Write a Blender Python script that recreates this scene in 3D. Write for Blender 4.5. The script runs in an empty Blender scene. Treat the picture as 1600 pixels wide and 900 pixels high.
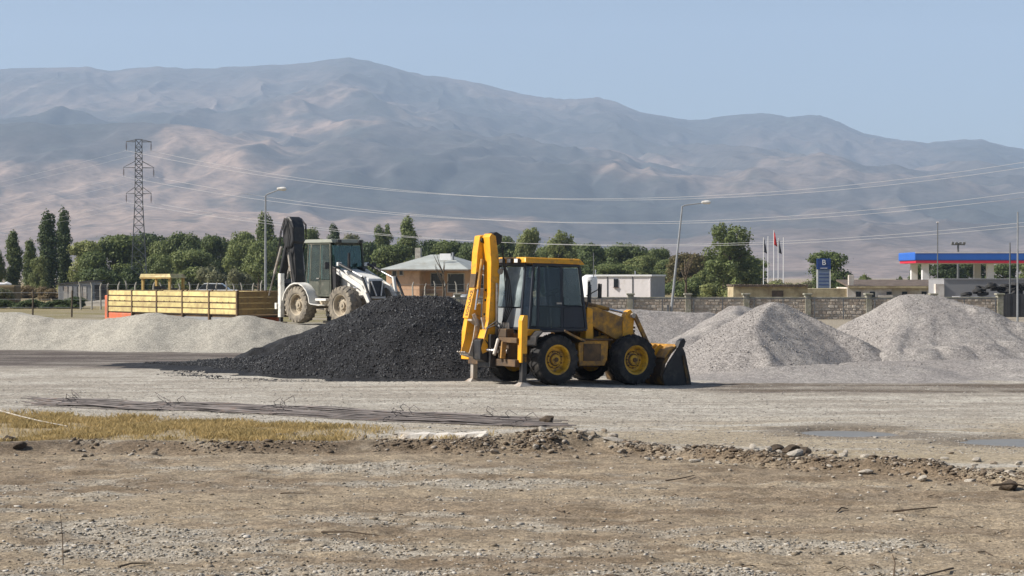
import bpy, bmesh, math, random
import numpy as np
from mathutils import Vector, Matrix, Euler

SC = bpy.context.scene
COL = SC.collection
R = math.radians
rnd = random.Random(7)
rng = np.random.default_rng(11)

# ------------------------------------------------------------------ camera, sky, sun, exposure
CAM_H = 2.5
F_PX = 3000.0            # focal length in photo pixels (1600 wide)
HOR = 432.0              # horizon row in the photo
cam_d = bpy.data.cameras.new('camera'); cam = bpy.data.objects.new('camera', cam_d); COL.objects.link(cam)
cam_d.sensor_width = 36.0; cam_d.lens = 36.0 * F_PX / 1600.0
cam_d.clip_start = 0.5; cam_d.clip_end = 40000
cam.location = (0, 0, CAM_H)
cam.rotation_euler = (R(90) - math.atan((450 - HOR) / F_PX), 0, 0)
SC.camera = cam

SUN_AZ = R(263)          # clockwise from +Y : low left, a little towards the camera
SUN_EL = R(39)
sun_dir = Vector((math.sin(SUN_AZ) * math.cos(SUN_EL), math.cos(SUN_AZ) * math.cos(SUN_EL), math.sin(SUN_EL)))
world = bpy.data.worlds.new('World'); SC.world = world; world.use_nodes = True
wn = world.node_tree.nodes; wl = world.node_tree.links
sky = wn.new('ShaderNodeTexSky'); sky.sky_type = 'NISHITA'; sky.sun_disc = False
sky.sun_elevation = SUN_EL; sky.sun_rotation = SUN_AZ
sky.altitude = 1300; sky.air_density = 1.0; sky.dust_density = 4.5; sky.ozone_density = 1.6
bgn = wn['Background']; bgn.inputs[1].default_value = 0.063
wl.new(sky.outputs[0], bgn.inputs[0])
sun_d = bpy.data.lights.new('sun', 'SUN'); sun_d.energy = 5.0; sun_d.angle = R(0.53); sun_d.color = (1.0, 0.94, 0.85)
sun = bpy.data.objects.new('sun', sun_d); COL.objects.link(sun)
sun.rotation_euler = sun_dir.to_track_quat('Z', 'Y').to_euler()
SC.view_settings.view_transform = 'Standard'; SC.view_settings.look = 'None'
SC.view_settings.exposure = 0.70; SC.view_settings.gamma = 1.0
SC.render.engine = 'CYCLES'
SC.cycles.max_bounces = 8; SC.cycles.diffuse_bounces = 3; SC.cycles.glossy_bounces = 3
SC.cycles.transmission_bounces = 6; SC.cycles.transparent_max_bounces = 24; SC.cycles.volume_bounces = 1
SC.cycles.use_denoising = True
SC.cycles.sample_clamp_indirect = 6.0

def PX(px, Y): return (px - 800.0) / F_PX * Y
def PZ(py, Y): return CAM_H - (py - HOR) / F_PX * Y
def GY(py): return CAM_H * F_PX / (py - HOR)

# ------------------------------------------------------------------ noise (numpy)
def _hash(ix, iy, s):
    h = (ix.astype(np.int64) * 374761393 + iy.astype(np.int64) * 668265263 + s * 982451653) & 0xffffffff
    h = ((h ^ (h >> 13)) * 1274126177) & 0xffffffff
    return ((h ^ (h >> 16)) & 0xffffff) / float(0xffffff)
def vnoise(x, y, s=0):
    x = np.asarray(x, float); y = np.asarray(y, float)
    ix = np.floor(x); iy = np.floor(y); fx = x - ix; fy = y - iy
    fx = fx * fx * fx * (fx * (fx * 6 - 15) + 10); fy = fy * fy * fy * (fy * (fy * 6 - 15) + 10)
    a = _hash(ix, iy, s); b = _hash(ix + 1, iy, s); c = _hash(ix, iy + 1, s); d = _hash(ix + 1, iy + 1, s)
    return (a + (b - a) * fx) * (1 - fy) + (c + (d - c) * fx) * fy
def fbm(x, y, s=0, o=4, g=0.5):
    t = 0; a = 1.0; n = 0
    x = np.asarray(x, float); y = np.asarray(y, float)
    for i in range(o):
        t = t + a * vnoise(x, y, s + i * 17); n += a; a *= g
        x, y = (x * 1.73 + y * 1.05) + 3.1, (y * 1.73 - x * 1.05) + 7.7
    return t / n
def sstep(a, b, x):
    t = np.clip((np.asarray(x, float) - a) / (b - a), 0, 1); return t * t * (3 - 2 * t)

# ------------------------------------------------------------------ mesh builder
class MB:
    def __init__(s): s.v = []; s.f = []
    def add(s, vs, fs):
        o = len(s.v); s.v += [tuple(p) for p in vs]; s.f += [tuple(i + o for i in f) for f in fs]; return s
    def box(s, c, size, rot=None):
        hx, hy, hz = size[0] / 2, size[1] / 2, size[2] / 2
        m = Euler(rot).to_matrix() if rot else None
        vs = []
        for z in (-hz, hz):
            for x, y in ((-hx, -hy), (hx, -hy), (hx, hy), (-hx, hy)):
                p = Vector((x, y, z))
                if m: p = m @ p
                vs.append((p.x + c[0], p.y + c[1], p.z + c[2]))
        return s.hexa(vs)
    def hexa(s, vs):
        return s.add(vs, [(3, 2, 1, 0), (4, 5, 6, 7), (0, 1, 5, 4), (1, 2, 6, 5), (2, 3, 7, 6), (3, 0, 4, 7)])
    def b2(s, x0, x1, y0, y1, z0, z1):
        return s.box(((x0 + x1) / 2, (y0 + y1) / 2, (z0 + z1) / 2), (abs(x1 - x0), abs(y1 - y0), abs(z1 - z0)))
    def prism(s, poly, a, b, plane='xz'):
        n = len(poly)
        if plane == 'xz': f = lambda p, t: (p[0], t, p[1])
        elif plane == 'yz': f = lambda p, t: (t, p[0], p[1])
        else: f = lambda p, t: (p[0], p[1], t)
        vs = [f(p, a) for p in poly] + [f(p, b) for p in poly]
        fs = [tuple(range(n))[::-1], tuple(range(n, 2 * n))] + [(i, (i + 1) % n, n + (i + 1) % n, n + i) for i in range(n)]
        return s.add(vs, fs)
    def tube(s, path, r, n=8, cap=True):
        path = [Vector(p) for p in path]; m = len(path)
        rs = r if isinstance(r, (list, tuple)) else [r] * m
        vs = []; fs = []
        up = None
        for i, p in enumerate(path):
            t = (path[min(i + 1, m - 1)] - path[max(i - 1, 0)]).normalized()
            if up is None:
                up = Vector((0, 0, 1)) if abs(t.z) < 0.9 else Vector((1, 0, 0))
            u = t.cross(up).normalized(); w = u.cross(t).normalized(); up = w
            for k in range(n):
                a = 2 * math.pi * k / n
                q = p + (u * math.cos(a) + w * math.sin(a)) * rs[i]
                vs.append((q.x, q.y, q.z))
        for i in range(m - 1):
            for k in range(n):
                k2 = (k + 1) % n
                fs.append((i * n + k, i * n + k2, (i + 1) * n + k2, (i + 1) * n + k))
        if cap:
            fs.append(tuple(range(n))[::-1]); fs.append(tuple((m - 1) * n + k for k in range(n)))
        return s.add(vs, fs)
    def bar(s, a, b, w, h):            # rectangular bar from a to b
        a = Vector(a); b = Vector(b); t = (b - a).normalized()
        up = Vector((0, 1, 0)) if abs(t.y) < 0.9 else Vector((0, 0, 1))
        u = up.normalized(); n = t.cross(u).normalized(); u = n.cross(t).normalized()
        vs = []
        for p in (a, b):
            for i, j in ((-1, -1), (1, -1), (1, 1), (-1, 1)):
                q = p + u * (w / 2 * i) + n * (h / 2 * j); vs.append((q.x, q.y, q.z))
        return s.hexa(vs)
    def lathe(s, prof, c=(0, 0, 0), n=28, axis='y'):
        m = len(prof); vs = []; fs = []
        for k in range(n):
            a = 2 * math.pi * k / n
            for r, t in prof:
                if axis == 'y': vs.append((c[0] + r * math.cos(a), c[1] + t, c[2] + r * math.sin(a)))
                else: vs.append((c[0] + r * math.cos(a), c[1] + r * math.sin(a), c[2] + t))
        for k in range(n):
            k2 = (k + 1) % n
            for i in range(m - 1):
                fs.append((k * m + i, k * m + i + 1, k2 * m + i + 1, k2 * m + i))
        return s.add(vs, fs)
    def build(s, name, mat, parent=None, smooth=False, bevel=0, loc=None, recalc=True):
        me = bpy.data.meshes.new(name); me.from_pydata(s.v, [], s.f)
        if recalc:
            bm = bmesh.new(); bm.from_mesh(me); bmesh.ops.remove_doubles(bm, verts=bm.verts, dist=1e-5)
            bmesh.ops.recalc_face_normals(bm, faces=bm.faces); bm.to_mesh(me); bm.free()
        return link(name, me, mat, parent, smooth, bevel, loc)

def link(name, me, mat, parent=None, smooth=False, bevel=0, loc=None):
    if mat is not None: me.materials.append(M[mat] if isinstance(mat, str) else mat)
    o = bpy.data.objects.new(name, me); COL.objects.link(o)
    if parent is not None: o.parent = parent
    if loc is not None: o.location = loc
    if smooth:
        me.polygons.foreach_set('use_smooth', [True] * len(me.polygons))
        me.set_sharp_from_angle(angle=R(35))
    if bevel:
        b = o.modifiers.new('bevel', 'BEVEL'); b.width = bevel; b.segments = 2; b.limit_method = 'ANGLE'; b.angle_limit = R(40)
    return o
def np_mesh(name, V, F):
    me = bpy.data.meshes.new(name)
    V = np.ascontiguousarray(V, dtype=np.float32); F = np.ascontiguousarray(F, dtype=np.int32)
    k = F.shape[1]
    me.vertices.add(len(V)); me.vertices.foreach_set('co', V.ravel())
    me.loops.add(F.size); me.loops.foreach_set('vertex_index', F.ravel())
    me.polygons.add(len(F)); me.polygons.foreach_set('loop_start', np.arange(len(F), dtype=np.int32) * k)
    me.polygons.foreach_set('loop_total', np.full(len(F), k, dtype=np.int32))
    me.update(calc_edges=True)
    return me
def grid_faces(nr, nc):
    i = np.arange(nr - 1)[:, None] * nc + np.arange(nc - 1)[None, :]
    i = i.ravel(); return np.stack([i, i + 1, i + nc + 1, i + nc], 1)
def vcol(me, name, C):
    a = me.color_attributes.new(name, 'FLOAT_COLOR', 'POINT')
    C = np.concatenate([C, np.ones((len(C), 1))], 1).astype(np.float32)
    a.data.foreach_set('color', C.ravel())
def thing(name, label, cat, loc=(0, 0, 0), rz=0, group=None):
    o = bpy.data.objects.new(name, None); COL.objects.link(o); o.empty_display_size = 0.3
    o.location = loc; o.rotation_euler = (0, 0, rz); return tag(o, label, cat, group)
def tag(o, label, cat=None, group=None, kind=None):
    if label: o['label'] = label
    if cat: o['category'] = cat
    if group: o['group'] = group
    if kind: o['kind'] = kind
    return o
def struct(o, label=None):
    o['kind'] = 'structure'
    if label: o['label'] = label
    return o
def part(name, parent, loc=(0, 0, 0)):
    o = bpy.data.objects.new(name, None); COL.objects.link(o); o.parent = parent; o.location = loc; o.empty_display_size = 0.1; return o
def copy_tree(o, parent=None):
    c = o.copy(); COL.objects.link(c); c.parent = parent
    for ch in o.children: copy_tree(ch, c)
    return c
def text_mesh(txt, size, extrude=0.002):
    cu = bpy.data.curves.new('lettering', 'FONT'); cu.body = txt; cu.size = size; cu.extrude = extrude
    cu.align_x = 'CENTER'; cu.align_y = 'CENTER'
    o = bpy.data.objects.new('lettering', cu); COL.objects.link(o)
    dg = bpy.context.evaluated_depsgraph_get()
    me = bpy.data.meshes.new_from_object(o.evaluated_get(dg))
    bpy.data.objects.remove(o); bpy.data.curves.remove(cu)
    return me

# ------------------------------------------------------------------ materials
M = {}
def _new(name):
    m = bpy.data.materials.new(name); m.use_nodes = True; M[name] = m
    return m, m.node_tree.nodes, m.node_tree.links, m.node_tree.nodes['Principled BSDF']
def rgb(c): return (c[0], c[1], c[2], 1)
def mat(name, col, rough=0.6, metal=0.0, var=0.25, scale=3.0, dirt=None, damt=0.0, dscale=4.0, bump=0.0, bscale=40.0, spec=0.5, coord='Object'):
    m, n, l, p = _new(name)
    tc = n.new('ShaderNodeTexCoord'); src = tc.outputs[coord]
    nz = n.new('ShaderNodeTexNoise'); nz.inputs['Scale'].default_value = scale; nz.inputs['Detail'].default_value = 6
    l.new(src, nz.inputs['Vector'])
    mr = n.new('ShaderNodeMapRange'); mr.inputs['From Min'].default_value = 0.3; mr.inputs['From Max'].default_value = 0.7
    mr.inputs['To Min'].default_value = 1 - var; mr.inputs['To Max'].default_value = 1 + var * 0.6
    l.new(nz.outputs['Fac'], mr.inputs['Value'])
    mul = n.new('ShaderNodeMix'); mul.data_type = 'RGBA'; mul.blend_type = 'MULTIPLY'; mul.inputs['Factor'].default_value = 1
    mul.inputs['A'].default_value = rgb(col); l.new(mr.outputs[0], mul.inputs['B'])
    out = mul.outputs['Result']
    if dirt is not None:
        n2 = n.new('ShaderNodeTexNoise'); n2.inputs['Scale'].default_value = dscale; n2.inputs['Detail'].default_value = 8
        n2.inputs['Roughness'].default_value = 0.65
        l.new(src, n2.inputs['Vector'])
        r2 = n.new('ShaderNodeMapRange'); r2.inputs['From Min'].default_value = 0.62 - damt * 0.5; r2.inputs['From Max'].default_value = 0.82 - damt * 0.4
        r2.inputs['To Max'].default_value = 0.92
        l.new(n2.outputs['Fac'], r2.inputs['Value'])
        mx = n.new('ShaderNodeMix'); mx.data_type = 'RGBA'; l.new(r2.outputs[0], mx.inputs['Factor'])
        l.new(out, mx.inputs['A']); mx.inputs['B'].default_value = rgb(dirt); out = mx.outputs['Result']
    l.new(out, p.inputs['Base Color'])
    p.inputs['Roughness'].default_value = rough; p.inputs['Metallic'].default_value = metal
    p.inputs['Specular IOR Level'].default_value = spec
    if bump:
        nb = n.new('ShaderNodeTexNoise'); nb.inputs['Scale'].default_value = bscale; nb.inputs['Detail'].default_value = 5
        l.new(src, nb.inputs['Vector'])
        b = n.new('ShaderNodeBump'); b.inputs['Strength'].default_value = bump; b.inputs['Distance'].default_value = 0.03
        l.new(nb.outputs['Fac'], b.inputs['Height']); l.new(b.outputs[0], p.inputs['Normal'])
    return m
def obj_vary(name, amt):
    m = M[name]; n = m.node_tree.nodes; l = m.node_tree.links; p = n['Principled BSDF']
    src = p.inputs['Base Color'].links[0].from_socket; oi = n.new('ShaderNodeObjectInfo')
    mr = n.new('ShaderNodeMapRange'); mr.inputs['To Min'].default_value = 1 - amt; mr.inputs['To Max'].default_value = 1 + amt * .4; l.new(oi.outputs['Random'], mr.inputs['Value'])
    mul = n.new('ShaderNodeMix'); mul.data_type = 'RGBA'; mul.blend_type = 'MULTIPLY'; mul.inputs['Factor'].default_value = 1
    l.new(src, mul.inputs['A']); l.new(mr.outputs[0], mul.inputs['B']); l.new(mul.outputs['Result'], p.inputs['Base Color'])
def glass(name, tint, dust, dcol=(0.35, 0.36, 0.34)):
    m, n, l, p = _new(name); out = n['Material Output']; n.remove(p)
    t = n.new('ShaderNodeBsdfTransparent'); t.inputs[0].default_value = rgb(tint)
    g = n.new('ShaderNodeBsdfGlossy'); g.inputs['Roughness'].default_value = 0.03; g.inputs[0].default_value = (0.9, 0.95, 1, 1)
    fr = n.new('ShaderNodeFresnel'); fr.inputs[0].default_value = 1.5
    mx = n.new('ShaderNodeMixShader'); l.new(fr.outputs[0], mx.inputs[0]); l.new(t.outputs[0], mx.inputs[1]); l.new(g.outputs[0], mx.inputs[2])
    d = n.new('ShaderNodeBsdfDiffuse'); d.inputs[0].default_value = rgb(dcol)
    tc = n.new('ShaderNodeTexCoord'); nz = n.new('ShaderNodeTexNoise'); nz.inputs['Scale'].default_value = 2.5; nz.inputs['Detail'].default_value = 5
    l.new(tc.outputs['Object'], nz.inputs['Vector'])
    mr = n.new('ShaderNodeMapRange'); mr.inputs['From Min'].default_value = 0.3; mr.inputs['From Max'].default_value = 0.7
    mr.inputs['To Min'].default_value = dust * 0.4; mr.inputs['To Max'].default_value = min(1, dust * 1.5)
    l.new(nz.outputs['Fac'], mr.inputs['Value'])
    m2 = n.new('ShaderNodeMixShader'); l.new(mr.outputs[0], m2.inputs[0])
    l.new(mx.outputs[0], m2.inputs[1]); l.new(d.outputs[0], m2.inputs[2]); l.new(m2.outputs[0], out.inputs['Surface'])
    return m
def leafmat(name, c1, c2):
    m, n, l, p = _new(name); out = n['Material Output']
    g = n.new('ShaderNodeNewGeometry'); oi = n.new('ShaderNodeObjectInfo'); tc = n.new('ShaderNodeTexCoord')
    nz = n.new('ShaderNodeTexNoise'); nz.inputs['Scale'].default_value = 0.9; nz.inputs['Detail'].default_value = 3
    l.new(tc.outputs['Object'], nz.inputs['Vector'])
    ad = n.new('ShaderNodeMath'); ad.operation = 'ADD'; l.new(nz.outputs['Fac'], ad.inputs[0])
    mu = n.new('ShaderNodeMath'); mu.operation = 'MULTIPLY_ADD'; mu.inputs[1].default_value = 0.55; mu.inputs[2].default_value = -0.27
    l.new(g.outputs['Random Per Island'], mu.inputs[0]); l.new(mu.outputs[0], ad.inputs[1])
    a2 = n.new('ShaderNodeMath'); a2.operation = 'MULTIPLY_ADD'; a2.inputs[1].default_value = 0.4
    l.new(oi.outputs['Random'], a2.inputs[0]); a3 = n.new('ShaderNodeMath'); a3.operation = 'SUBTRACT'; a3.inputs[1].default_value = 0.2
    l.new(ad.outputs[0], a3.inputs[0]); l.new(a3.outputs[0], a2.inputs[2])
    mx = n.new('ShaderNodeMix'); mx.data_type = 'RGBA'; mx.clamp_factor = True
    l.new(a2.outputs[0], mx.inputs['Factor']); mx.inputs['A'].default_value = rgb(c1); mx.inputs['B'].default_value = rgb(c2)
    l.new(mx.outputs['Result'], p.inputs['Base Color']); p.inputs['Roughness'].default_value = 0.6; p.inputs['Specular IOR Level'].default_value = 0.25
    tr = n.new('ShaderNodeBsdfTranslucent'); l.new(mx.outputs['Result'], tr.inputs[0])
    ms = n.new('ShaderNodeMixShader'); ms.inputs[0].default_value = 0.35
    l.new(p.outputs[0], ms.inputs[1]); l.new(tr.outputs[0], ms.inputs[2]); l.new(ms.outputs[0], out.inputs['Surface'])
    return m
def attr_mat(name, attr, f1=8.0, f2=60.0, v1=0.25, v2=0.5, rough=0.95, bump=0.6, bdist=0.02, stretch=(1, 1, 1), vor=0.0):
    # macro colour from a vertex attribute, grain from world-space noise
    m, n, l, p = _new(name)
    at = n.new('ShaderNodeAttribute'); at.attribute_name = attr
    g = n.new('ShaderNodeNewGeometry')
    mp = n.new('ShaderNodeMapping'); mp.inputs['Scale'].default_value = stretch; l.new(g.outputs['Position'], mp.inputs['Vector'])
    cur = at.outputs['Color']; noises = []
    for f, v, d in ((f1, v1, 6), (f2, v2, 4)):
        nz = n.new('ShaderNodeTexNoise'); nz.inputs['Scale'].default_value = f; nz.inputs['Detail'].default_value = d; nz.inputs['Roughness'].default_value = 0.65
        l.new(mp.outputs[0], nz.inputs['Vector']); noises.append(nz)
        mr = n.new('ShaderNodeMapRange'); mr.inputs['From Min'].default_value = 0.32; mr.inputs['From Max'].default_value = 0.68; mr.clamp = False
        mr.inputs['To Min'].default_value = 1 - v; mr.inputs['To Max'].default_value = 1 + v
        l.new(nz.outputs['Fac'], mr.inputs['Value'])
        mul = n.new('ShaderNodeMix'); mul.data_type = 'RGBA'; mul.blend_type = 'MULTIPLY'; mul.inputs['Factor'].default_value = 1
        l.new(cur, mul.inputs['A']); l.new(mr.outputs[0], mul.inputs['B']); cur = mul.outputs['Result']
    if vor:
        vo = n.new('ShaderNodeTexVoronoi'); vo.inputs['Scale'].default_value = vor; l.new(mp.outputs[0], vo.inputs['Vector'])
        hs = n.new('ShaderNodeSeparateColor'); l.new(vo.outputs['Color'], hs.inputs[0])
        mr = n.new('ShaderNodeMapRange'); mr.inputs['To Min'].default_value = 0.72; mr.inputs['To Max'].default_value = 1.3
        l.new(hs.outputs[0], mr.inputs['Value'])
        mul = n.new('ShaderNodeMix'); mul.data_type = 'RGBA'; mul.blend_type = 'MULTIPLY'; mul.inputs['Factor'].default_value = 1
        l.new(cur, mul.inputs['A']); l.new(mr.outputs[0], mul.inputs['B']); cur = mul.outputs['Result']
    l.new(cur, p.inputs['Base Color']); p.inputs['Roughness'].default_value = rough; p.inputs['Specular IOR Level'].default_value = 0.2
    b = n.new('ShaderNodeBump'); b.inputs['Strength'].default_value = bump; b.inputs['Distance'].default_value = bdist
    l.new(noises[1].outputs['Fac'], b.inputs['Height']); l.new(b.outputs[0], p.inputs['Normal'])
    return m

DUST = (0.30, 0.25, 0.19)
YEL = (0.80, 0.37, 0.016)
mat('yellow_paint', YEL, 0.42, var=0.14, dirt=(0.20, 0.13, 0.06), damt=0.20, dscale=5)
mat('yellow_worn', (0.60, 0.30, 0.03), 0.6, var=0.3, dirt=(0.13, 0.085, 0.05), damt=0.52, dscale=4.5)
mat('bucket_brown', (0.07, 0.045, 0.025), 0.75, var=0.4, dirt=(0.36, 0.19, 0.03), damt=0.22, dscale=3)
mat('rim_yellow', (0.66, 0.37, 0.02), 0.5, var=0.2, dirt=(0.12, 0.07, 0.035), damt=0.36, dscale=7)
mat('frame_brown', (0.15, 0.088, 0.04), 0.8, var=0.4, dirt=(0.05, 0.036, 0.026), damt=0.45)
mat('rubber', (0.022, 0.022, 0.023), 0.85, var=0.35, dirt=(0.07, 0.06, 0.05), damt=0.25, dscale=6)
mat('rubber_dusty', (0.16, 0.14, 0.115), 0.95, var=0.35, dirt=(0.30, 0.26, 0.20), damt=0.5, dscale=5)
mat('black_metal', (0.018, 0.018, 0.02), 0.5, var=0.3, dirt=(0.07, 0.06, 0.05), damt=0.22)
mat('dark_trim', (0.03, 0.032, 0.038), 0.5, var=0.25)
mat('cab_navy', (0.020, 0.024, 0.036), 0.45, var=0.2)
mat('cab_grey', (0.25, 0.27, 0.28), 0.5, var=0.15, dirt=DUST, damt=0.2)
mat('steel', (0.42, 0.40, 0.38), 0.35, 0.6, var=0.2, dirt=(0.18, 0.13, 0.09), damt=0.3)
mat('chrome_rod', (0.6, 0.6, 0.62), 0.2, 0.9, var=0.1)
mat('worn_steel', (0.46, 0.42, 0.37), 0.5, 0.25, var=0.3, dirt=(0.22, 0.14, 0.08), damt=0.3, dscale=6)
mat('hose', (0.02, 0.02, 0.02), 0.6, var=0.2)
mat('white_paint', (0.74, 0.72, 0.67), 0.5, var=0.12, dirt=(0.34, 0.30, 0.24), damt=0.22, dscale=4)
mat('olive_paint', (0.062, 0.068, 0.050), 0.6, var=0.2, dirt=(0.20, 0.18, 0.14), damt=0.22)
mat('roof_olive', (0.20, 0.21, 0.17), 0.6, var=0.2)
mat('rim_dusty', (0.42, 0.36, 0.27), 0.8, var=0.25, dirt=(0.2, 0.15, 0.1), damt=0.3)
mat('lamp_lens', (0.75, 0.75, 0.72), 0.2, var=0.05)
mat('orange_beacon', (0.8, 0.25, 0.02), 0.3, var=0.05)
mat('letter_black', (0.03, 0.025, 0.02), 0.6, var=0.1)
mat('letter_white', (0.8, 0.8, 0.82), 0.6, var=0.05)
glass('cab_glass', (0.84, 0.88, 0.90), 0.05, (0.20, 0.22, 0.24))
glass('rear_glass', (0.42, 0.5, 0.52), 0.62, (0.30, 0.35, 0.36))
glass('green_glass', (0.50, 0.66, 0.62), 0.16, (0.16, 0.22, 0.20))
mat('board_yellow', (0.66, 0.55, 0.24), 0.6, var=0.22, scale=2, dirt=(0.36, 0.25, 0.12), damt=0.34, dscale=2.5)
obj_vary('board_yellow', .22)
mat('board_ochre', (0.50, 0.34, 0.10), 0.65, var=0.2, dirt=(0.22, 0.15, 0.07), damt=0.35)
mat('board_shade_brown', (0.30, 0.19, 0.07), 0.65, var=0.2, dirt=(0.16, 0.11, 0.06), damt=0.35)  # darker board colour with the shade of the tail end painted in
mat('red_paint', (0.60, 0.14, 0.06), 0.55, var=0.2, dirt=(0.30, 0.16, 0.1), damt=0.3)
mat('bark', (0.10, 0.075, 0.05), 0.95, var=0.4, scale=6, bump=0.5, bscale=8)
leafmat('leaf_dark', (0.033, 0.056, 0.026), (0.140, 0.178, 0.062))
leafmat('leaf_mid', (0.062, 0.093, 0.032), (0.231, 0.265, 0.092))
leafmat('leaf_light', (0.107, 0.139, 0.043), (0.314, 0.327, 0.128))
leafmat('leaf_olive', (0.116, 0.128, 0.066), (0.296, 0.287, 0.161))
leafmat('leaf_rust', (0.081, 0.074, 0.030), (0.203, 0.162, 0.068))
leafmat('leaf_dry', (0.16, 0.12, 0.06), (0.30, 0.23, 0.13))
leafmat('grass_dry', (0.26, 0.20, 0.085), (0.66, 0.49, 0.23))
mat('concrete', (0.36, 0.34, 0.30), 0.9, var=0.25, dirt=(0.2, 0.18, 0.15), damt=0.3, bump=0.3)
mat('pillar_stone', (0.32, 0.30, 0.25), 0.9, var=0.3, dirt=(0.16, 0.17, 0.10), damt=0.35, bump=0.4)
mat('wall_stone', (0.36, 0.30, 0.245), 0.95, var=0.5, scale=5, dirt=(0.20, 0.16, 0.13), damt=0.4, dscale=3, bump=0.5)
mat('mortar', (0.48, 0.43, 0.36), 0.95, var=0.25)
mat('galvanised', (0.30, 0.31, 0.32), 0.5, 0.4, var=0.2)
mat('pole_grey', (0.14, 0.145, 0.15), 0.5, 0.2, var=0.25)
mat('pylon_steel', (0.20, 0.205, 0.21), 0.6, 0.2, var=0.25, scale=0.5)
mat('wire_alu', (0.62, 0.62, 0.63), 0.4, 0.3, var=0.05)
mat('porcelain', (0.10, 0.07, 0.06), 0.3, var=0.1)
mat('peach_wall', (0.62, 0.40, 0.26), 0.9, var=0.14, scale=1.2, dirt=(0.40, 0.24, 0.15), damt=0.25, dscale=1.5)
mat('roof_sheet', (0.36, 0.38, 0.36), 0.6, var=0.2, scale=0.8, dirt=(0.25, 0.24, 0.2), damt=0.25, dscale=1)
mat('window_dark', (0.025, 0.03, 0.035), 0.15, var=0.1)
mat('brown_door', (0.14, 0.055, 0.045), 0.6, var=0.2)
mat('white_panel', (0.74, 0.70, 0.70), 0.5, var=0.06, dirt=(0.5, 0.45, 0.4), damt=0.15, dscale=1)
mat('end_shade_grey', (0.30, 0.30, 0.31), 0.6, var=0.1)  # cabin panel colour darkened to paint in the shade of its end
mat('tank_white', (0.78, 0.78, 0.78), 0.4, var=0.06)
mat('adobe', (0.50, 0.42, 0.26), 0.95, var=0.2, scale=1.0, dirt=(0.24, 0.18, 0.11), damt=0.42, dscale=1.2, bump=0.4, bscale=6)
mat('plaster_white', (0.66, 0.62, 0.57), 0.9, var=0.2, scale=0.7, dirt=(0.38, 0.30, 0.24), damt=0.35, dscale=1.0)
mat('brown_roof', (0.115, 0.085, 0.065), 0.9, var=0.4, scale=2)
mat('grey_plaster', (0.24, 0.24, 0.25), 0.85, var=0.12, scale=0.5)
mat('dark_panel', (0.045, 0.045, 0.048), 0.8, var=0.25, scale=2)
mat('canopy_blue', (0.025, 0.13, 0.52), 0.4, var=0.06, scale=0.6)
mat('canopy_red', (0.60, 0.02, 0.06), 0.4, var=0.06)
mat('sign_blue', (0.012, 0.045, 0.20), 0.4, var=0.06)
mat('sign_grey', (0.16, 0.21, 0.32), 0.5, var=0.15)
mat('flag_red', (0.50, 0.015, 0.02), 0.8, var=0.15)
mat('flag_dark', (0.05, 0.055, 0.075), 0.8, var=0.2)
mat('rust_steel', (0.135, 0.120, 0.118), 0.7, 0.35, var=0.35, scale=4, dirt=(0.16, 0.10, 0.07), damt=0.15)
mat('earth_clod', (0.085, 0.062, 0.042), 0.98, var=0.4, bump=0.6, bscale=25)
mat('rock_pale', (0.42, 0.385, 0.33), 0.9, var=0.4, scale=6, dirt=(0.23, 0.18, 0.13), damt=0.35, dscale=8, bump=0.4)
mat('rock_brown', (0.25, 0.205, 0.155), 0.95, var=0.4, scale=6, bump=0.4)
mat('slab_white', (0.62, 0.58, 0.52), 0.9, var=0.2, scale=4, dirt=(0.35, 0.28, 0.2), damt=0.25, bump=0.3)
mat('twig', (0.10, 0.07, 0.045), 0.9, var=0.4)
mat('car_white', (0.75, 0.76, 0.77), 0.3, var=0.05)
mat('shed_sheet', (0.33, 0.34, 0.36), 0.6, var=0.3, scale=1.5, dirt=(0.2, 0.2, 0.2), damt=0.35, dscale=1.5)

# ------------------------------------------------------------------ ground
def berm_y(X):
    X = np.asarray(X, float)
    y = np.where(X < 1.2, 28.7 - 0.012 * (X + 2), 28.66 - (X - 1.2) * 0.86)
    y = np.maximum(y, 22.5)
    return y + 0.9 * (fbm(X * 0.45, X * 0 + 3, 5, 3) - 0.5) - 0.55 * np.exp(-((X + 8.3) / 1.3) ** 2)
PUD = [(5.38, 30.72, 0.74, 0.80), (7.75, 29.15, 0.90, 0.72), (5.0, 31.5, 0.5, 0.25)]
def pud_mask(X, Y):
    m = np.zeros_like(np.asarray(X, float))
    nz = (fbm(np.asarray(X) * 1.6, np.asarray(Y) * 1.6, 91, 4) - 0.5) * 0.9
    for cx, cy, rx, ry in PUD[:2]:
        d = ((X - cx) / rx) ** 2 + ((Y - cy) / ry) ** 2
        m = np.maximum(m, 1 - sstep(0.75, 1.5, d + nz))
    return m
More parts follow.
